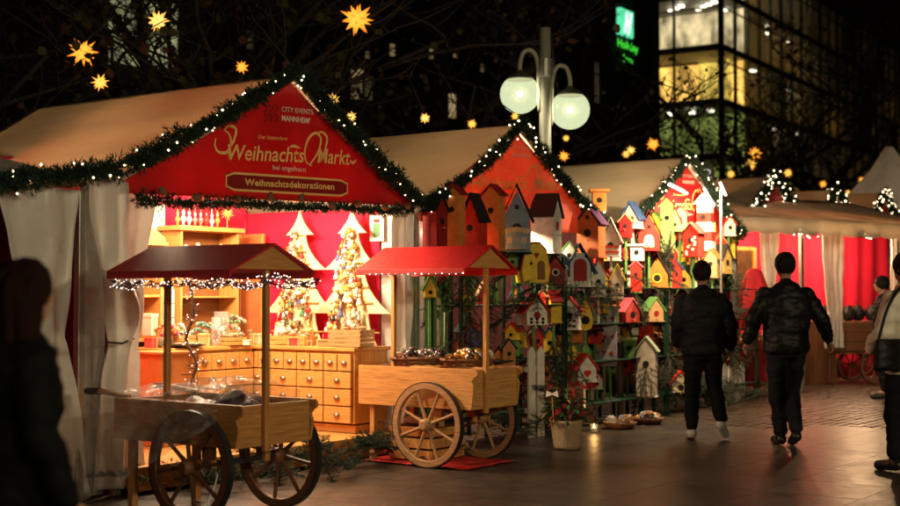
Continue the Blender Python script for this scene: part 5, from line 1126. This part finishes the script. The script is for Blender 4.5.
fr2 = thing('leaning_window', 'pale wooden window frame leaning on the red wall of the awning stall', 'frame', apt(1.45, 1.80, 1.40), AW)
for c, d in (((-.4, 0, .3), (.06, .04, .7)), ((.4, 0, .3), (.06, .04, .7)), ((0, 0, .62), (.74, .04, .06)), ((0, 0, -.02), (.74, .04, .06)), ((0, 0, .3), (.06, .035, .58))): MB().box(c, d).build('frame_side', paint((.7, .5, .25)), fr2, bevel=.004)
# red draped figure of cloth
rk = thing('cloth_display', 'bright red cloth draped over a pointed stand under the awning', 'cloth', on_row(757, 340, -.3)[2] * 1 + Vector((.2, 1.0, 0)), R(20)); rk.location.z = 0
def drape(u, v):
    a = u * 6.2832; r = (.12 + .26 * (1 - v) ** .8) * (1 + .13 * math.sin(a * 7) * (1 - v) + .1 * nz3(math.cos(a) * 2, math.sin(a) * 2, v * 3)); return (r * math.cos(a), r * math.sin(a) * .7, .95 + .85 * v)
mb = MB(); mb.grid(drape, 60, 16); mb.ball((0, 0, 1.78), .13, 14, 8, (1, .75, .6)); mb.build('cloth', mat('bright_red_cloth', (.62, .02, .03), .75), rk, smooth=True)
MB().box((0, 0, .48), (.05, .05, .96)).build('stand', DARKW[2], rk); MB().box((0, 0, .02), (.4, .4, .035)).build('foot', DARKW[0], rk, bevel=.004)
# cart with dark pots
c3 = thing('hand_cart', 'brown wooden cart carrying dark round pots under the awning', 'cart', on_ground(848, 383), R(14)); c3.location.z = 0
for k in range(3): MB().box((0, -.3, .62 + k * .155), (1.15, .03, .15)).build('side_board', DARKW[0], c3, bevel=.004); MB().box((0, .3, .62 + k * .155), (1.15, .03, .15)).build('side_board', DARKW[0], c3, bevel=.004)
for s in (-1, 1): MB().box((s * .56, 0, .78), (.03, .56, .46)).build('end_board', DARKW[1], c3, bevel=.004)
for k in range(4): MB().box((0, -.225 + .15 * k, 1.02), (1.2, .145, .025)).build('top_board', DARKW[0], c3, bevel=.003)
MB().box((0, 0, .52), (1.05, .5, .05)).build('bed', DARKW[0], c3)
for s in (-1, 1):
    wheel_parts(c3, (.28, s * .36, .28), .27, DARKW[1], IRON, .2, math.pi / 2)
    MB().box((-.5, s * .26, .28), (.05, .05, .5)).build('leg', DARKW[2], c3)
for i in range(5):
    mb = MB(); mb.lathe([(.05, 0), (.10, .04), (.12, .12), (.10, .2), (.06, .24), (.065, .26), (.05, .26)], 16); o = mb.build('dark_pot', BLACK, None, smooth=True); o.location = c3.matrix_basis @ Vector((-.45 + i * .22, -.05 + .08 * (i % 2), 1.034)) if False else (c3.location + Matrix.Rotation(R(14), 3, 'Z') @ Vector((-.45 + i * .22, -.05 + .08 * (i % 2), 1.034))); tag(o, 'dark round pot standing on the brown cart under the awning', 'pot', 'dark pots on the brown cart')
    md = MB(); md.tube([(-.1, 0, .2), (-.13, 0, .15), (-.11, 0, .08)], .01, 6); md.build('handle', BLACK, o)
# dark bin beside the leather jacket
bn = thing('counter_box', 'dark boxy counter standing beside the man in leather jacket', 'counter', on_ground(811, 384), R(20)); bn.location.z = 0
for k in range(4): MB().box((-.27 + .18 * k, -.2, .5), (.17, .025, 1.0)).build('board', DARKW[2], bn, bevel=.004)
MB().box((0, .02, .48), (.7, .4, .96)).build('carcass', mat('near_black_wood', (.03, .015, .01), .6), bn, bevel=.005); MB().box((0, 0, 1.02), (.78, .5, .035)).build('top', DARKW[0], bn, bevel=.004)
tb = thing('trestle_table', 'table with cloth and small goods behind the leather jacketed man', 'table', apt(1.3, .5, 0), AW)
MB().box((0, 0, .78), (1.9, .6, .04)).build('top', PINE[0], tb, bevel=.004); mb = MB(); mb.grid(lambda u, v: ((u - .5) * 1.9, -.31 - .015 * math.sin(u * 50), .1 + .68 * v), 60, 4); mb.build('cloth', mat('dark_red_cloth', (.3, .015, .02), .8), tb, smooth=True, solid=.004)
for s in (-1, 1): MB().box((s * .85, .2, .38), (.05, .05, .76)).build('leg', PINE[2], tb)
for i in range(9):
    mb = MB(); mb.lathe([(.05, 0), (.055, .02), (.02, .12), (.035, .16), (.01, .2)], 10); o = mb.build('candle_holder', paint(random.choice((WHT, YEL, RED))), None, smooth=True); o.location = apt(.5 + i * .2, .4 + .1 * (i % 2), .802); tag(o, 'small turned candle holder on the table under the awning', 'candle holder', 'candle holders on the table')
# ================================================================ gables beyond the awning
def far_stall(px, py, Y, width, label, glabel):
    pk = at(px, py, Y); peak = pk.z; eave = peak - 1.0; t = (pk - A0).dot(U); w = (pk - A0).dot(W); M = Matrix.Translation(pk - U * width / 2 - Vector((0, 0, peak))) @ Rz(ROW)
    o = thing('market_stall', label, 'market stall', M.translation, ROW)
    roof_sheet(o, 'roof_sheet', (-.1, eave - .04), (width / 2, peak), -.07, 3., TARP); roof_sheet(o, 'roof_sheet', (width + .1, eave - .04), (width / 2, peak), -.07, 3., TARP)
    gable_banner(o, 0, width, width / 2, eave, peak - .05, eave - .1, eave - .1); stall_frame(o, width, 2.8, eave); cloth_wall(o, 'back_wall', (0, 2.8, 0), (width, 2.8, 0), 0, eave, REDWALL, 8, .02)
    fir_garland(glabel, sag([M @ Vector((0, -.12, eave + .05)), M @ Vector((width / 2, -.12, peak + .04)), M @ Vector((width, -.12, eave + .05))], 10, .03), .13, 900, .04, .015)
    light('gable_glow', 'POINT', (width / 2, 1.4, eave - .2), 60, (1, .6, .3), .1, o)
far_stall(770, 177, 23.4, 3.2, 'market stall with dense lit garland gable just beyond the scalloped awning', 'densely lit fir garland on the first gable beyond the scalloped awning')
far_stall(832, 190, 26.0, 2.8, 'market stall with orange glowing roof between two other far gables', 'densely lit fir garland on the middle far gable')
far_stall(880, 193, 28.4, 2.8, 'market stall gable in front of the pointed white tent', 'densely lit fir garland on the gable in front of the pointed tent')
pg = at(889, 147, 31); pt = thing('pagoda_tent', 'pointed white pagoda tent behind the market stalls', 'tent', (pg.x, pg.y, 0), R(20))
zt = pg.z; prof = [(2.2, 2.5), (1.75, 2.75), (1.2, 3.2), (.7, 3.8), (.3, 4.4), (.06, zt)]
mb = MB(); vs = [(sx * r, sy * r, z) for r, z in prof for sx, sy in ((-1, -1), (1, -1), (1, 1), (-1, 1))]; mb.add(vs, [(i * 4 + j, i * 4 + (j + 1) % 4, i * 4 + 4 + (j + 1) % 4, i * 4 + 4 + j) for i in range(len(prof) - 1) for j in range(4)]); mb.build('roof', WHITE_TARP, pt, solid=.01)
for sx, sy in ((-1, -1), (1, -1), (1, 1), (-1, 1)): MB().box((sx * 2.1, sy * 2.1, 1.25), (.08, .08, 2.5)).build('post', ALU, pt)
for a in range(4): mb = MB(); mb.box((0, -2.17, 2.4), (4.3, .01, .25), M=Rz(a * math.pi / 2)); mb.build('valance', WHITE_TARP, pt)
light('tent_glow', 'POINT', (0, 0, 2.2), 110, (1, .75, .5), .15, pt)
# number sign
ns = thing('number_sign', 'small dark sign with pale number 12 above the far stall', 'sign', at(704, 177, 21.5), 0)
MB().box((0, .02, .06), (.34, .02, .24)).build('board', BLACK, ns); lettering('12', 'lettering', glow('number_glow', (.8, .8, .6), .55), ns, (-.13, -.02), (.13, -.02), .16, y=-.002)
MB().box((0, .04, -1.6), (.04, .03, 3.2)).build('pole', ALU, ns)
ns.location.z = max(ns.location.z, 3.0)

# ================================================================ street lamps
def twin_lamp(label, loc, z_top, rz, power, z_globes):
    o = thing('street_lamp', label, 'street lamp', loc, rz)
    mb = MB(); mb.tube([(0, 0, 0), (0, 0, .5), (0, 0, .52), (0, 0, z_top)], [.10, .10, .075, .07], 16); mb.build('post', mat('pale_lamp_paint', (.36, .36, .30), .45, bump=.05), o, smooth=True)
    MB().tube([(0, 0, z_globes[0] + .22), (0, 0, z_globes[0] + .44)], .10, 16).build('collar', ALU, o)
    for s, zg in ((-1, z_globes[0]), (1, z_globes[1])):
        x = s * .32; mb = MB(); mb.tube(spline([(s * .07, 0, zg - .2), (s * .09, 0, zg + .35), (s * .16, 0, zg + .53), (s * .27, 0, zg + .52), (x, 0, zg + .38), (x, 0, zg + .22)], 8), .028, 10); mb.build('arm', MATS['pale_lamp_paint'], o, smooth=True)
        mb = MB(); mb.lathe([(.10, .218), (.165, .175), (.172, .19), (.14, .225), (.06, .265), (.05, .29)], 24, (x, 0, zg)); mb.build('cap', mat('dark_cap', (.06, .06, .045), .5), o, smooth=True)
        mb = MB(); mb.ball((x, 0, zg - .0), .245, 28, 18, (1, 1, .98)); gm = MATS.get('globe')
        if not gm:
            gm = film('globe', (.30, .36, .28), .86, .25, 0); t = gm.node_tree; em = t.nodes.new('ShaderNodeEmission'); em.inputs[0].default_value = (.78, .90, .56, 1); em.inputs[1].default_value = .36; ad = t.nodes.new('ShaderNodeAddShader'); out = [n for n in t.nodes if n.type == 'OUTPUT_MATERIAL'][0]; src = out.inputs[0].links[0].from_socket
            t.links.new(src, ad.inputs[0]); t.links.new(em.outputs[0], ad.inputs[1]); t.links.new(ad.outputs[0], out.inputs[0]); gm.cycles.emission_sampling = 'NONE'
        gb = mb.build('globe', gm, o, smooth=True)
        mb = MB(); mb.ball((x, 0, zg), .04, 14, 9, (1, 1, 1.1)); mb.build('bulb', glow('globe_bulb', (1, .98, .66), 2.4), gb, smooth=True)
        l = light('globe_light', 'POINT', (x, 0, zg), power, (1, .82, .50), .11, o)
    return o
lp = at(545, 28, 16.2); g1, g2 = at(519, 95, 16.2), at(571, 109, 16.2)
twin_lamp('pale twin globe street lamp rising behind the stall gables', (lp.x, 16.2, 0), lp.z, R(14), 16, (g1.z, g2.z))
for x_, y_, pw_, lb_ in ((8.5, 1.0, 900, 'added twin globe lamp behind the viewer towards the cream jacket side'), (5.5, -5.0, 620, 'added twin globe lamp behind the viewer on the open square'), (.3, -9., 380, 'added twin globe lamp farthest behind the viewer')): twin_lamp(lb_, (x_, y_, 0), 5.4, R(30), pw_, (4.7, 4.6))  # lamps added out of view to light the stall fronts
# ================================================================ paper stars
STARM = glow('star_paper', (1, .13, .008), 1.15, False, (1, .62, .12), .05, .16)
star_me = [spiky('paper_star', glow('star_paper_%d' % i, c, st, False, inn, .05, .19), .2, 24, .036, None, i) for i, (c, inn, st) in enumerate((((1, .17, .004), (1, .56, .06), 1.4), ((1, .28, .01), (1, .66, .12), 1.5), ((1, .36, .02), (1, .74, .2), 1.5)))]
def star(px, py, rpx, Y, k, label, up=.6):
    c = at(px, py, Y); o = inst('paper_star', star_me[k], None, T(*c) @ Rz(random.uniform(0, 6)) @ Rx(random.uniform(-.5, .5)) @ Matrix.Scale(rpx * Y / F / .2, 4)); tag(o, label, 'star')
    return o, c
STARS = [(83, 52, 17, 15.5, 0, 'orange pointed paper star hanging left of the other two over the first roof'), (158, 21, 13, 15.5, 2, 'pale yellow paper star in front of the lit window'), (100, 82, 10, 15.0, 1, 'small yellow paper star just above the first stall roof'), (357, 19, 19, 16, 0, 'largest orange paper star hanging highest above the lettered gable'), (333, 99, 7.5, 15, 2, 'small yellow paper star by the garland of the lettered gable'), (351, 117, 7, 15, 2, 'small pale paper star lower beside the lettered gable'), (425, 118, 6.5, 18, 2, 'small paper star above the ridge of the second stall roof'), (242, 67, 8, 14.5, 0, 'orange paper star half hidden behind the first ridge'), (472, 124, 6, 18, 1, 'paper star half sunk behind the second roof ridge'), (515, 116, 5, 15, 1, 'tiny paper star at the peak of the second gable'), (566, 138, 4.5, 20, 1, 'tiny orange paper star under the right lamp globe'), (564, 156, 6.5, 20, 0, 'orange paper star low between lamp post and third roof'), (653, 144, 8, 22, 0, 'orange paper star above the end of the third roof'), (631, 150, 5.5, 24, 2, 'upper one of a touching pair of small yellow stars'), (626, 154, 5, 24, 1, 'lower one of a touching pair of small yellow stars'), (690, 162, 9, 30, 0, 'blurred orange star behind the third gable'), (755, 153, 8, 34, 0, 'blurred orange star among the bare branches'), (751, 164, 7, 34, 1, 'blurred small star right below the one among the branches'), (731, 174, 5, 32, 1, 'blurred yellow star over the far tan roof'), (788, 173, 5.5, 32, 1, 'round blurred yellow star right of the first far gable'), (823, 184, 4.5, 36, 0, 'faint orange star above the middle far roofs'), (848, 193, 4, 36, 1, 'faint yellow star between the far gables'), (862, 180, 4.5, 36, 0, 'faint orange star left of the pointed tent')]
cords = []
for a in STARS: o, c = star(*a); cords.append((c, a[3], a[2], o))
# ================================================================ buildings
BRICK = mat('dark_brick', (.055, .034, .026), .85, var=.35, scale=.6, bump=.3, bscale=6); DARKF = mat('dark_frame', (.03, .028, .026), .5)
def lit(k, col, st):
    nm = 'lit_window_%s' % k; old = nm in MATS; m = glow(nm, col, st)
    if not old:                                          # uneven brightness painted into the glow of lit rooms
        t = m.node_tree; e = [n for n in t.nodes if n.type == 'EMISSION'][0]; tc = t.nodes.new('ShaderNodeTexCoord'); mp = t.nodes.new('ShaderNodeMapping'); mp.inputs['Scale'].default_value = (1.1, 1.1, .5)
        nz = t.nodes.new('ShaderNodeTexNoise'); nz.inputs['Scale'].default_value = 1.3; nz.inputs['Detail'].default_value = 3; mr = t.nodes.new('ShaderNodeMapRange'); mr.inputs[1].default_value = .35; mr.inputs[2].default_value = .7; mr.inputs[3].default_value = st * .25; mr.inputs[4].default_value = st * 1.5
        oi = t.nodes.new('ShaderNodeObjectInfo'); t.links.new(tc.outputs['Object'], mp.inputs[0]); t.links.new(oi.outputs['Location'], mp.inputs[1]); t.links.new(mp.outputs[0], nz.inputs['Vector']); t.links.new(nz.outputs['Fac'], mr.inputs[0]); t.links.new(mr.outputs[0], e.inputs[1])
    return m
def box_building(label, loc, rz, Wd, Dp, H, floors, bays, w_, lits, gap=None, lit_px=(), hr=.62, small=()):
    o = thing('building', label, 'building', loc, rz)
    MB().box((Wd / 2, Dp / 2 + .3, H / 2), (Wd, Dp, H)).build('wall', BRICK, o)
    fh = H / floors; bw = Wd / bays; lits = dict(lits); Mi = (Matrix.Translation(loc) @ Rz(rz)).inverted()
    for px, py, m in lit_px:
        dr = Mi.to_3x3() @ ray(px, py); oo = Mi @ Vector((0, 0, HC)); q = oo + dr * (-oo.y / dr.y); lits[(int(q.z / fh), int(q.x / bw))] = m; print('lit', px, q.x / bw, q.z / fh)
    MB().box((Wd / 2, Dp / 2, H + .25), (Wd + .6, Dp + .8, .5)).build('cornice', BRICK, o)
    for f in range(1, floors): MB().box((Wd / 2, .24, f * fh), (Wd, .16, .28)).build('string_course', BRICK, o)
    for b in range(bays + 1): MB().box((b * bw, .22, H / 2), (.5, .2, H)).build('pilaster', BRICK, o)
    for f in range(floors):
        for b in range(bays):
            if (f, b) not in lits and (f < 1 or (gap and gap(f, b))): continue
            x, z = (b + .5) * bw, f * fh + fh * .52; ww, hh = bw * w_, fh * hr
            m = lits.get((f, b)) or mat('dark_pane', (.010, .009, .009), .5, spec=.15)
            wi = MB(); 
            for c, d in (((0, 0, hh / 2), (ww + .16, .14, .09)), ((0, 0, -hh / 2), (ww + .16, .14, .09)), ((-ww / 2, 0, 0), (.08, .138, hh)), ((ww / 2, 0, 0), (.08, .138, hh)), ((0, 0, 0), (.08, .1, hh)), ((-ww / 4, 0, 0), (.04, .09, hh)), ((ww / 4, 0, 0), (.04, .09, hh)), ((0, 0, hh * .2), (ww, .092, .06))): wi.box(c, d)
            key = ('win', label, 0)
            if key not in MATS: MATS[key] = wi.mesh('window', DARKF)
            q = inst('window', MATS[key], o, loc=(x, .25, z))
            pk = ('pane', label, m.name)
            if pk not in MATS: MATS[pk] = MB().box((0, .02, 0), (ww - .04, .012, hh - .04)).mesh('pane', m)
            inst('pane', MATS[pk], q, loc=(0, 0, 0))
    for px, py, pw, ph, st in small:
        dr = Mi.to_3x3() @ ray(px, py); oo = Mi @ Vector((0, 0, HC)); q = oo + dr * ((.1 - oo.y) / dr.y); sc_ = F / ((Matrix.Translation(loc) @ Rz(rz)) @ q).y; w2, h2 = pw / sc_ * 1.25, ph / sc_
        wi = MB()
        for c, d_ in (((0, 0, h2 / 2), (w2 + .12, .12, .07)), ((0, 0, -h2 / 2), (w2 + .12, .12, .07)), ((-w2 / 2, 0, 0), (.06, .118, h2)), ((w2 / 2, 0, 0), (.06, .118, h2)), ((0, 0, h2 * .15), (w2, .09, .05))): wi.box(c, d_)
        wo_ = wi.build('window', DARKF, o); wo_.location = (q.x, .1, q.z); MB().box((0, .02, 0), (w2 - .03, .012, h2 - .03)).build('pane', lit('small_%d' % int(st * 100), (.95, .68, .32), st), wo_); MB().box((0, .09, 0), (w2 + .1, .12, h2 + .1)).build('reveal', BRICK, wo_)
    return o
# the long dark front behind the stalls
DIM = lit('dim_green', (.55, .55, .28), .45); DIM2 = lit('dim_yellow', (.9, .6, .25), .30); DIM3 = lit('dim_grey', (.5, .4, .25), .03)
a = at(-60, 296, 46); b = at(560, 296, 58)
d = b - a; rz = math.atan2(d.y, d.x); dn = Vector((d.x, d.y, 0)).normalized(); bwid = d.length / 7; a = a + dn * (1.64 - bwid); Lb = bwid * 8
box_building('long dark brick building with few dim lit windows behind the market', (a.x, a.y, 0), rz, Lb, 14, 19.2, 6, 8, .74, {}, lit_px=((145, 40, DIM),), hr=.80, small=((357, 84, 12, 32, .30), (368, 88, 9, 26, .06), (452, 106, 8, 26, .28), (392, 50, 6, 14, .16), (431, 54, 5, 12, .2), (455, 54, 5, 9, .16), (367, 55, 5, 9, .12), (482, 68, 5, 10, .1), (250, 40, 7, 20, .03), (540, 60, 6, 16, .03)))
# the hotel with the green sign
ha = at(556, 296, 58); HD = R(58); hot = box_building('dark tall hotel block carrying a green lit sign', (ha.x, ha.y, 0), HD, 11.6, 12, 26, 8, 4, .4, {(3, 1): lit('faint_warm', (.9, .6, .3), .06), (4, 2): lit('faint_cold', (.6, .7, .7), .03)})
HMx = Matrix.Translation((ha.x, ha.y, 0)) @ Rz(HD); HI = HMx.inverted()
def on_hotel(px, py):
    dr = HI.to_3x3() @ ray(px, py); oo = HI @ Vector((0, 0, HC)); k = (-.02 - oo.y) / dr.y; q = oo + dr * k; return (q.x, q.z)
sg_ = thing('lit_sign', 'green lit hotel sign with white emblem panel high on the dark block', 'sign', (ha.x, ha.y, 0), HD)
c4 = [on_hotel(620.8, 7), on_hotel(633.8, 12.3), on_hotel(633.8, 38.3), on_hotel(620.8, 33.2)]
mb = MB(); mb.add([(x, .0, z) for x, z in c4] + [(x, .2, z) for x, z in c4], [(3, 2, 1, 0), (4, 5, 6, 7), (0, 1, 5, 4), (1, 2, 6, 5), (2, 3, 7, 6), (3, 0, 4, 7)]); mb.build('emblem_panel', glow('sign_mint', (.12, .85, .42), 1.05), sg_)
lettering('H', 'emblem', glow('sign_white', (.75, 1, .85), 1.5), sg_, tuple(Vector(c4[3]).lerp(Vector(c4[2]), .2) + Vector((0, .2))), tuple(Vector(c4[3]).lerp(Vector(c4[2]), .85) + Vector((0, .15))), (c4[0][1] - c4[3][1]) * .75, shear=.35, y=-.03, bold=.08)
SG = glow('sign_green', (.06, .85, .05), 1.1)
h1 = on_hotel(617.5, 45.8); h2 = on_hotel(638, 53.2); lettering('Holiday', 'lettering', SG, sg_, h1, h2, .40, y=-.03, bold=.02)
h1 = on_hotel(623, 61.2); h2 = on_hotel(632.3, 64.6); lettering('Inn', 'lettering', SG, sg_, h1, h2, .37, y=-.03, bold=.02)
for x in (c4[0][0] + .2, c4[1][0] - .2): MB().box((x, .14, c4[3][1] - .9), (.08, .06, 1.8)).build('bracket', DARKF, sg_)
# the glass office block
GC = at(722, 296, 82); GD = R(58); gb = thing('building', 'glass fronted office block with lit storeys behind bare trees', 'building', (GC.x, GC.y, 0), GD)
FH, F0, NF = 3.4, 3.3, 6; RL, LL = 62., 9.
FRM = mat('facade_metal', (.10, .10, .09), .4, .5); SLABM = mat('slab_edge', (.20, .19, .16), .6)
for f in range(NF + 1):
    z = F0 + f * FH; MB().box((RL / 2, LL / 2, z), (RL + .3, LL + .3, .42)).build('floor_slab', SLABM, gb)
MB().box((RL / 2, LL / 2 + 2, F0 / 2), (RL, LL - 4, F0)).build('ground_floor', BRICK, gb)
MB().box((RL / 2, LL / 2, F0 + NF * FH + .5), (RL - 3, LL - 3, .8)).build('roof', DARKF, gb)
bay = 2.3; nb = int(RL / bay)
mul = MB().box((0, 0, NF * FH / 2), (.14, .22, NF * FH)).mesh('mullion', FRM)
for i in range(nb + 1): inst('mullion', mul, gb, loc=(i * bay, -.12, F0))
for i in range(4): inst('mullion', mul, gb, loc=(-.12, i * LL / 3, F0), rz=math.pi / 2)
for f in range(NF): MB().box((RL / 2, -.12, F0 + f * FH + 2.5), (RL, .1, .09)).build('transom', FRM, gb); MB().box((-.12, LL / 2, F0 + f * FH + 2.5), (.1, LL, .09)).build('transom', FRM, gb)
PANE = film('facade_glass', (.5, .55, .5), .86, .05, 0); pm1 = MB().box((0, 0, 0), (bay - .16, .02, FH - .45)).mesh('pane', PANE); pm2 = MB().box((0, 0, 0), (.02, LL / 3 - .18, FH - .45)).mesh('pane', PANE)
wht = lit('room_white', (1, .80, .42), 1.0); yel = lit('room_yellow', (.95, .66, .12), 1.3); grn = lit('room_green', (.45, .55, .12), .6); amb = lit('room_amber', (.9, .50, .10), 2.2); dimr = lit('room_dim', (.45, .30, .10), .9); gry = lit('room_grey', (.6, .52, .28), 1.0); drk = mat('room_dark', (.02, .02, .018), .9)
hot_ = lit('ceiling_lamp', (1, .9, .65), 7)
rooms = {0: [drk] * 9, 1: [grn, dimr, gry, dimr, grn, dimr, drk], 2: [yel, dimr, amb, dimr, grn, dimr, gry, dimr], 3: [yel, gry, amb, dimr, gry, dimr, amb, gry, dimr, drk, dimr], 4: [wht, amb, amb, gry, amb, dimr, gry, amb, dimr, dimr, drk, dimr, drk], 5: [wht, amb, gry, amb, dimr, gry, dimr, dimr, drk, dimr, drk]}
rr = random.Random(4)
backm = {}
for f in range(NF):
    zc = F0 + f * FH + FH / 2
    for i in range(nb):
        inst('pane', pm1, gb, loc=((i + .5) * bay, -.06, zc))
        m = rooms[f][i] if i < len(rooms[f]) else (dimr if rr.random() < .45 else amb if rr.random() < .12 else drk)
        if m.name not in backm: backm[m.name] = MB().box((0, 0, 0), (bay - .05, .1, FH - .45)).mesh('room_wall', m)  # walls glow themselves, the room lighting is put into their colour
        if i >= 2: inst('room_wall', backm[m.name], gb, loc=((i + .5) * bay, 2.4 + .6 * (i % 2), zc))
        if i and i % 2 == 0: MB().box((i * bay, 1.4, zc), (.12, 2.4, FH - .46)).build('partition', mat('partition', (.35, .3, .2), .8), gb)
        if m is not drk and i < 12 and rr.random() < .75:
            mb = MB(); mb.box((0, 0, 0), (.45, .3, .1)); mb.build('ceiling_lamp', hot_, gb).location = ((i + rr.uniform(.2, .8)) * bay, rr.uniform(.6, 1.8), F0 + (f + 1) * FH - .28)
    for j in range(3):
        inst('pane', pm2, gb, loc=(-.06, (j + .5) * LL / 3, zc))
    m = {5: wht, 4: wht, 3: yel, 2: grn, 1: grn}.get(f, drk)
    MB().box((4.2, LL / 2, zc), (.1, LL, FH - .46)).build('room_wall', m if f != 3 else amb, gb)
    if f in (3,): MB().box((2.2, 1.2, zc - .1), (.1, 2.2, FH - .6)).build('room_wall', yel, gb)
    if f in (4, 5):
        for k in range(7): mb = MB(); mb.box((0, 0, 0), (.3, .3, .12)); mb.build('ceiling_lamp', hot_, gb).location = (.6 + .5 * (k % 4), .6 + k * .55, zc + 1.28)
    if f == 2 or f == 1:
        for k in range(2): mb = MB(); mb.box((0, 0, 0), (.4, .4, .14)); mb.build('ceiling_lamp', hot_, gb).location = (.8, 2.2 + k * 1.5, zc + 1.26)
# ================================================================ trees
BARK = mat('bark', (.028, .021, .016), .9, bump=.6, bscale=20); TL = [mat('night_leaf', (.085, .075, .022), .6, var=.5, scale=3, trans=.35), mat('night_leaf_brown', (.12, .055, .02), .6, var=.5, scale=3, trans=.35)]
def tree(label, loc, H, spread, seed, leaves, leaf, kind='tree', bare=1.0, first=.38):
    rr = random.Random(seed); o = thing(kind, label, 'tree', loc); tr = MB(); cr = MB(); tips = []
    def branch(p, d, L, r, lvl):
        P = [p]; q = p
        for i in range(5):
            d = (d + Vector((rr.gauss(0, .16), rr.gauss(0, .16), rr.gauss(.03, .1)))).normalized(); q = q + d * L / 5; P.append(q)
        tr.tube(P, [max(.004, r * (1 - .13 * i)) for i in range(6)], 6 if lvl < 2 else 4)
        if lvl >= 2: tips.extend(P[1:])
        if lvl >= 4: return
        for k in range(4 if lvl else 7):
            f = rr.uniform(.3, 1) if lvl else rr.uniform(first, 1); i = min(4, int(f * 5)); b = P[i].lerp(P[i + 1], f * 5 - i); a = rr.uniform(0, 6.283)
            nd = (d * .45 + Vector((math.cos(a), math.sin(a), rr.uniform(.0, .6))) * spread).normalized(); branch(b, nd, L * rr.uniform(.45, .7), max(.006, r * .5), lvl + 1)
    branch(Vector((0, 0, 0)), Vector((0, 0, 1)), H * .72, H * .017, 0)
    tr.build('trunk', BARK, o, smooth=True)
    for i in range(leaves):
        p = rr.choice(tips) + Vector((rr.gauss(0, .10), rr.gauss(0, .10), rr.gauss(-.05, .10))); dd = Vector((rr.uniform(-1, 1), rr.uniform(-1, 1), rr.uniform(-1.2, .2))).normalized(); q = dd.orthogonal().normalized(); q = Matrix.Rotation(rr.uniform(0, 6.28), 3, dd) @ q; L = leaf * rr.uniform(.6, 1.3)
        cr.add([p, p + dd * L * .35 + q * L * .42, p + dd * L * .75 + q * L * .28, p + dd * L, p + dd * L * .75 - q * L * .28, p + dd * L * .35 - q * L * .42], [(0, 1, 2, 3), (0, 3, 4, 5)], m=0 if rr.random() < .6 else 1)
    cr.build('crown', TL, o); return o, [Vector(loc) + t for t in tips]
TREES = []
for lab, px, Y, H, sp, sd, lv, lf in (('thin leaved tree rising behind the first stall in front of the lit window', 120, 19, 8.5, 1.15, 3, 420, .13), ('thin leaved tree rising behind the ridge of the lettered stall', 290, 20, 9.5, 1.2, 5, 460, .14), ('sparse tree behind the second stall roof near the street lamp', 432, 24, 9, 1.0, 8, 420, .14), ('tree at the far left edge behind the first stall roof', -20, 17, 8.0, 1.1, 12, 420, .13), ('bare tree in front of the lit office corner', 699, 38, 8.6, .95, 21, 200, .13), ('bare tree in front of the office windows between far roofs', 768, 42, 9.4, 1.1, 24, 420, .15), ('leafy dark tree in front of the far end of the office block', 842, 44, 10, 1.2, 27, 700, .16), ('small tree between hotel and third stall roof', 596, 34, 6.0, 1.0, 31, 500, .15)):
    g_ = at(px, 296, Y); o, tips = tree(lab, (g_.x, g_.y, 0), H, sp, sd, lv, lf); TREES.append((o, tips))
# cords that carry the paper stars
alltips = [t for o, tp in TREES for t in tp]
for c, Y, r_, so_ in cords:
    top = c.z + r_ * Y / F
    cand = [t for t in alltips if t.z > top + .25 and abs(t.x - c.x) < 2.5 and abs(t.y - c.y) < 4.5]
    e = min(cand, key=lambda t: (t - c).length) if cand else c + Vector((.3, .3, 1.6))
    inv = so_.matrix_world.inverted() if False else so_.matrix_local.inverted()
    mb = MB(); mb.tube([inv @ (c + Vector((0, 0, r_ * Y / F * .5))), inv @ Vector(e)], .006 / (r_ * Y / F / .2), 4); mb.build('cord', BLACK, so_)
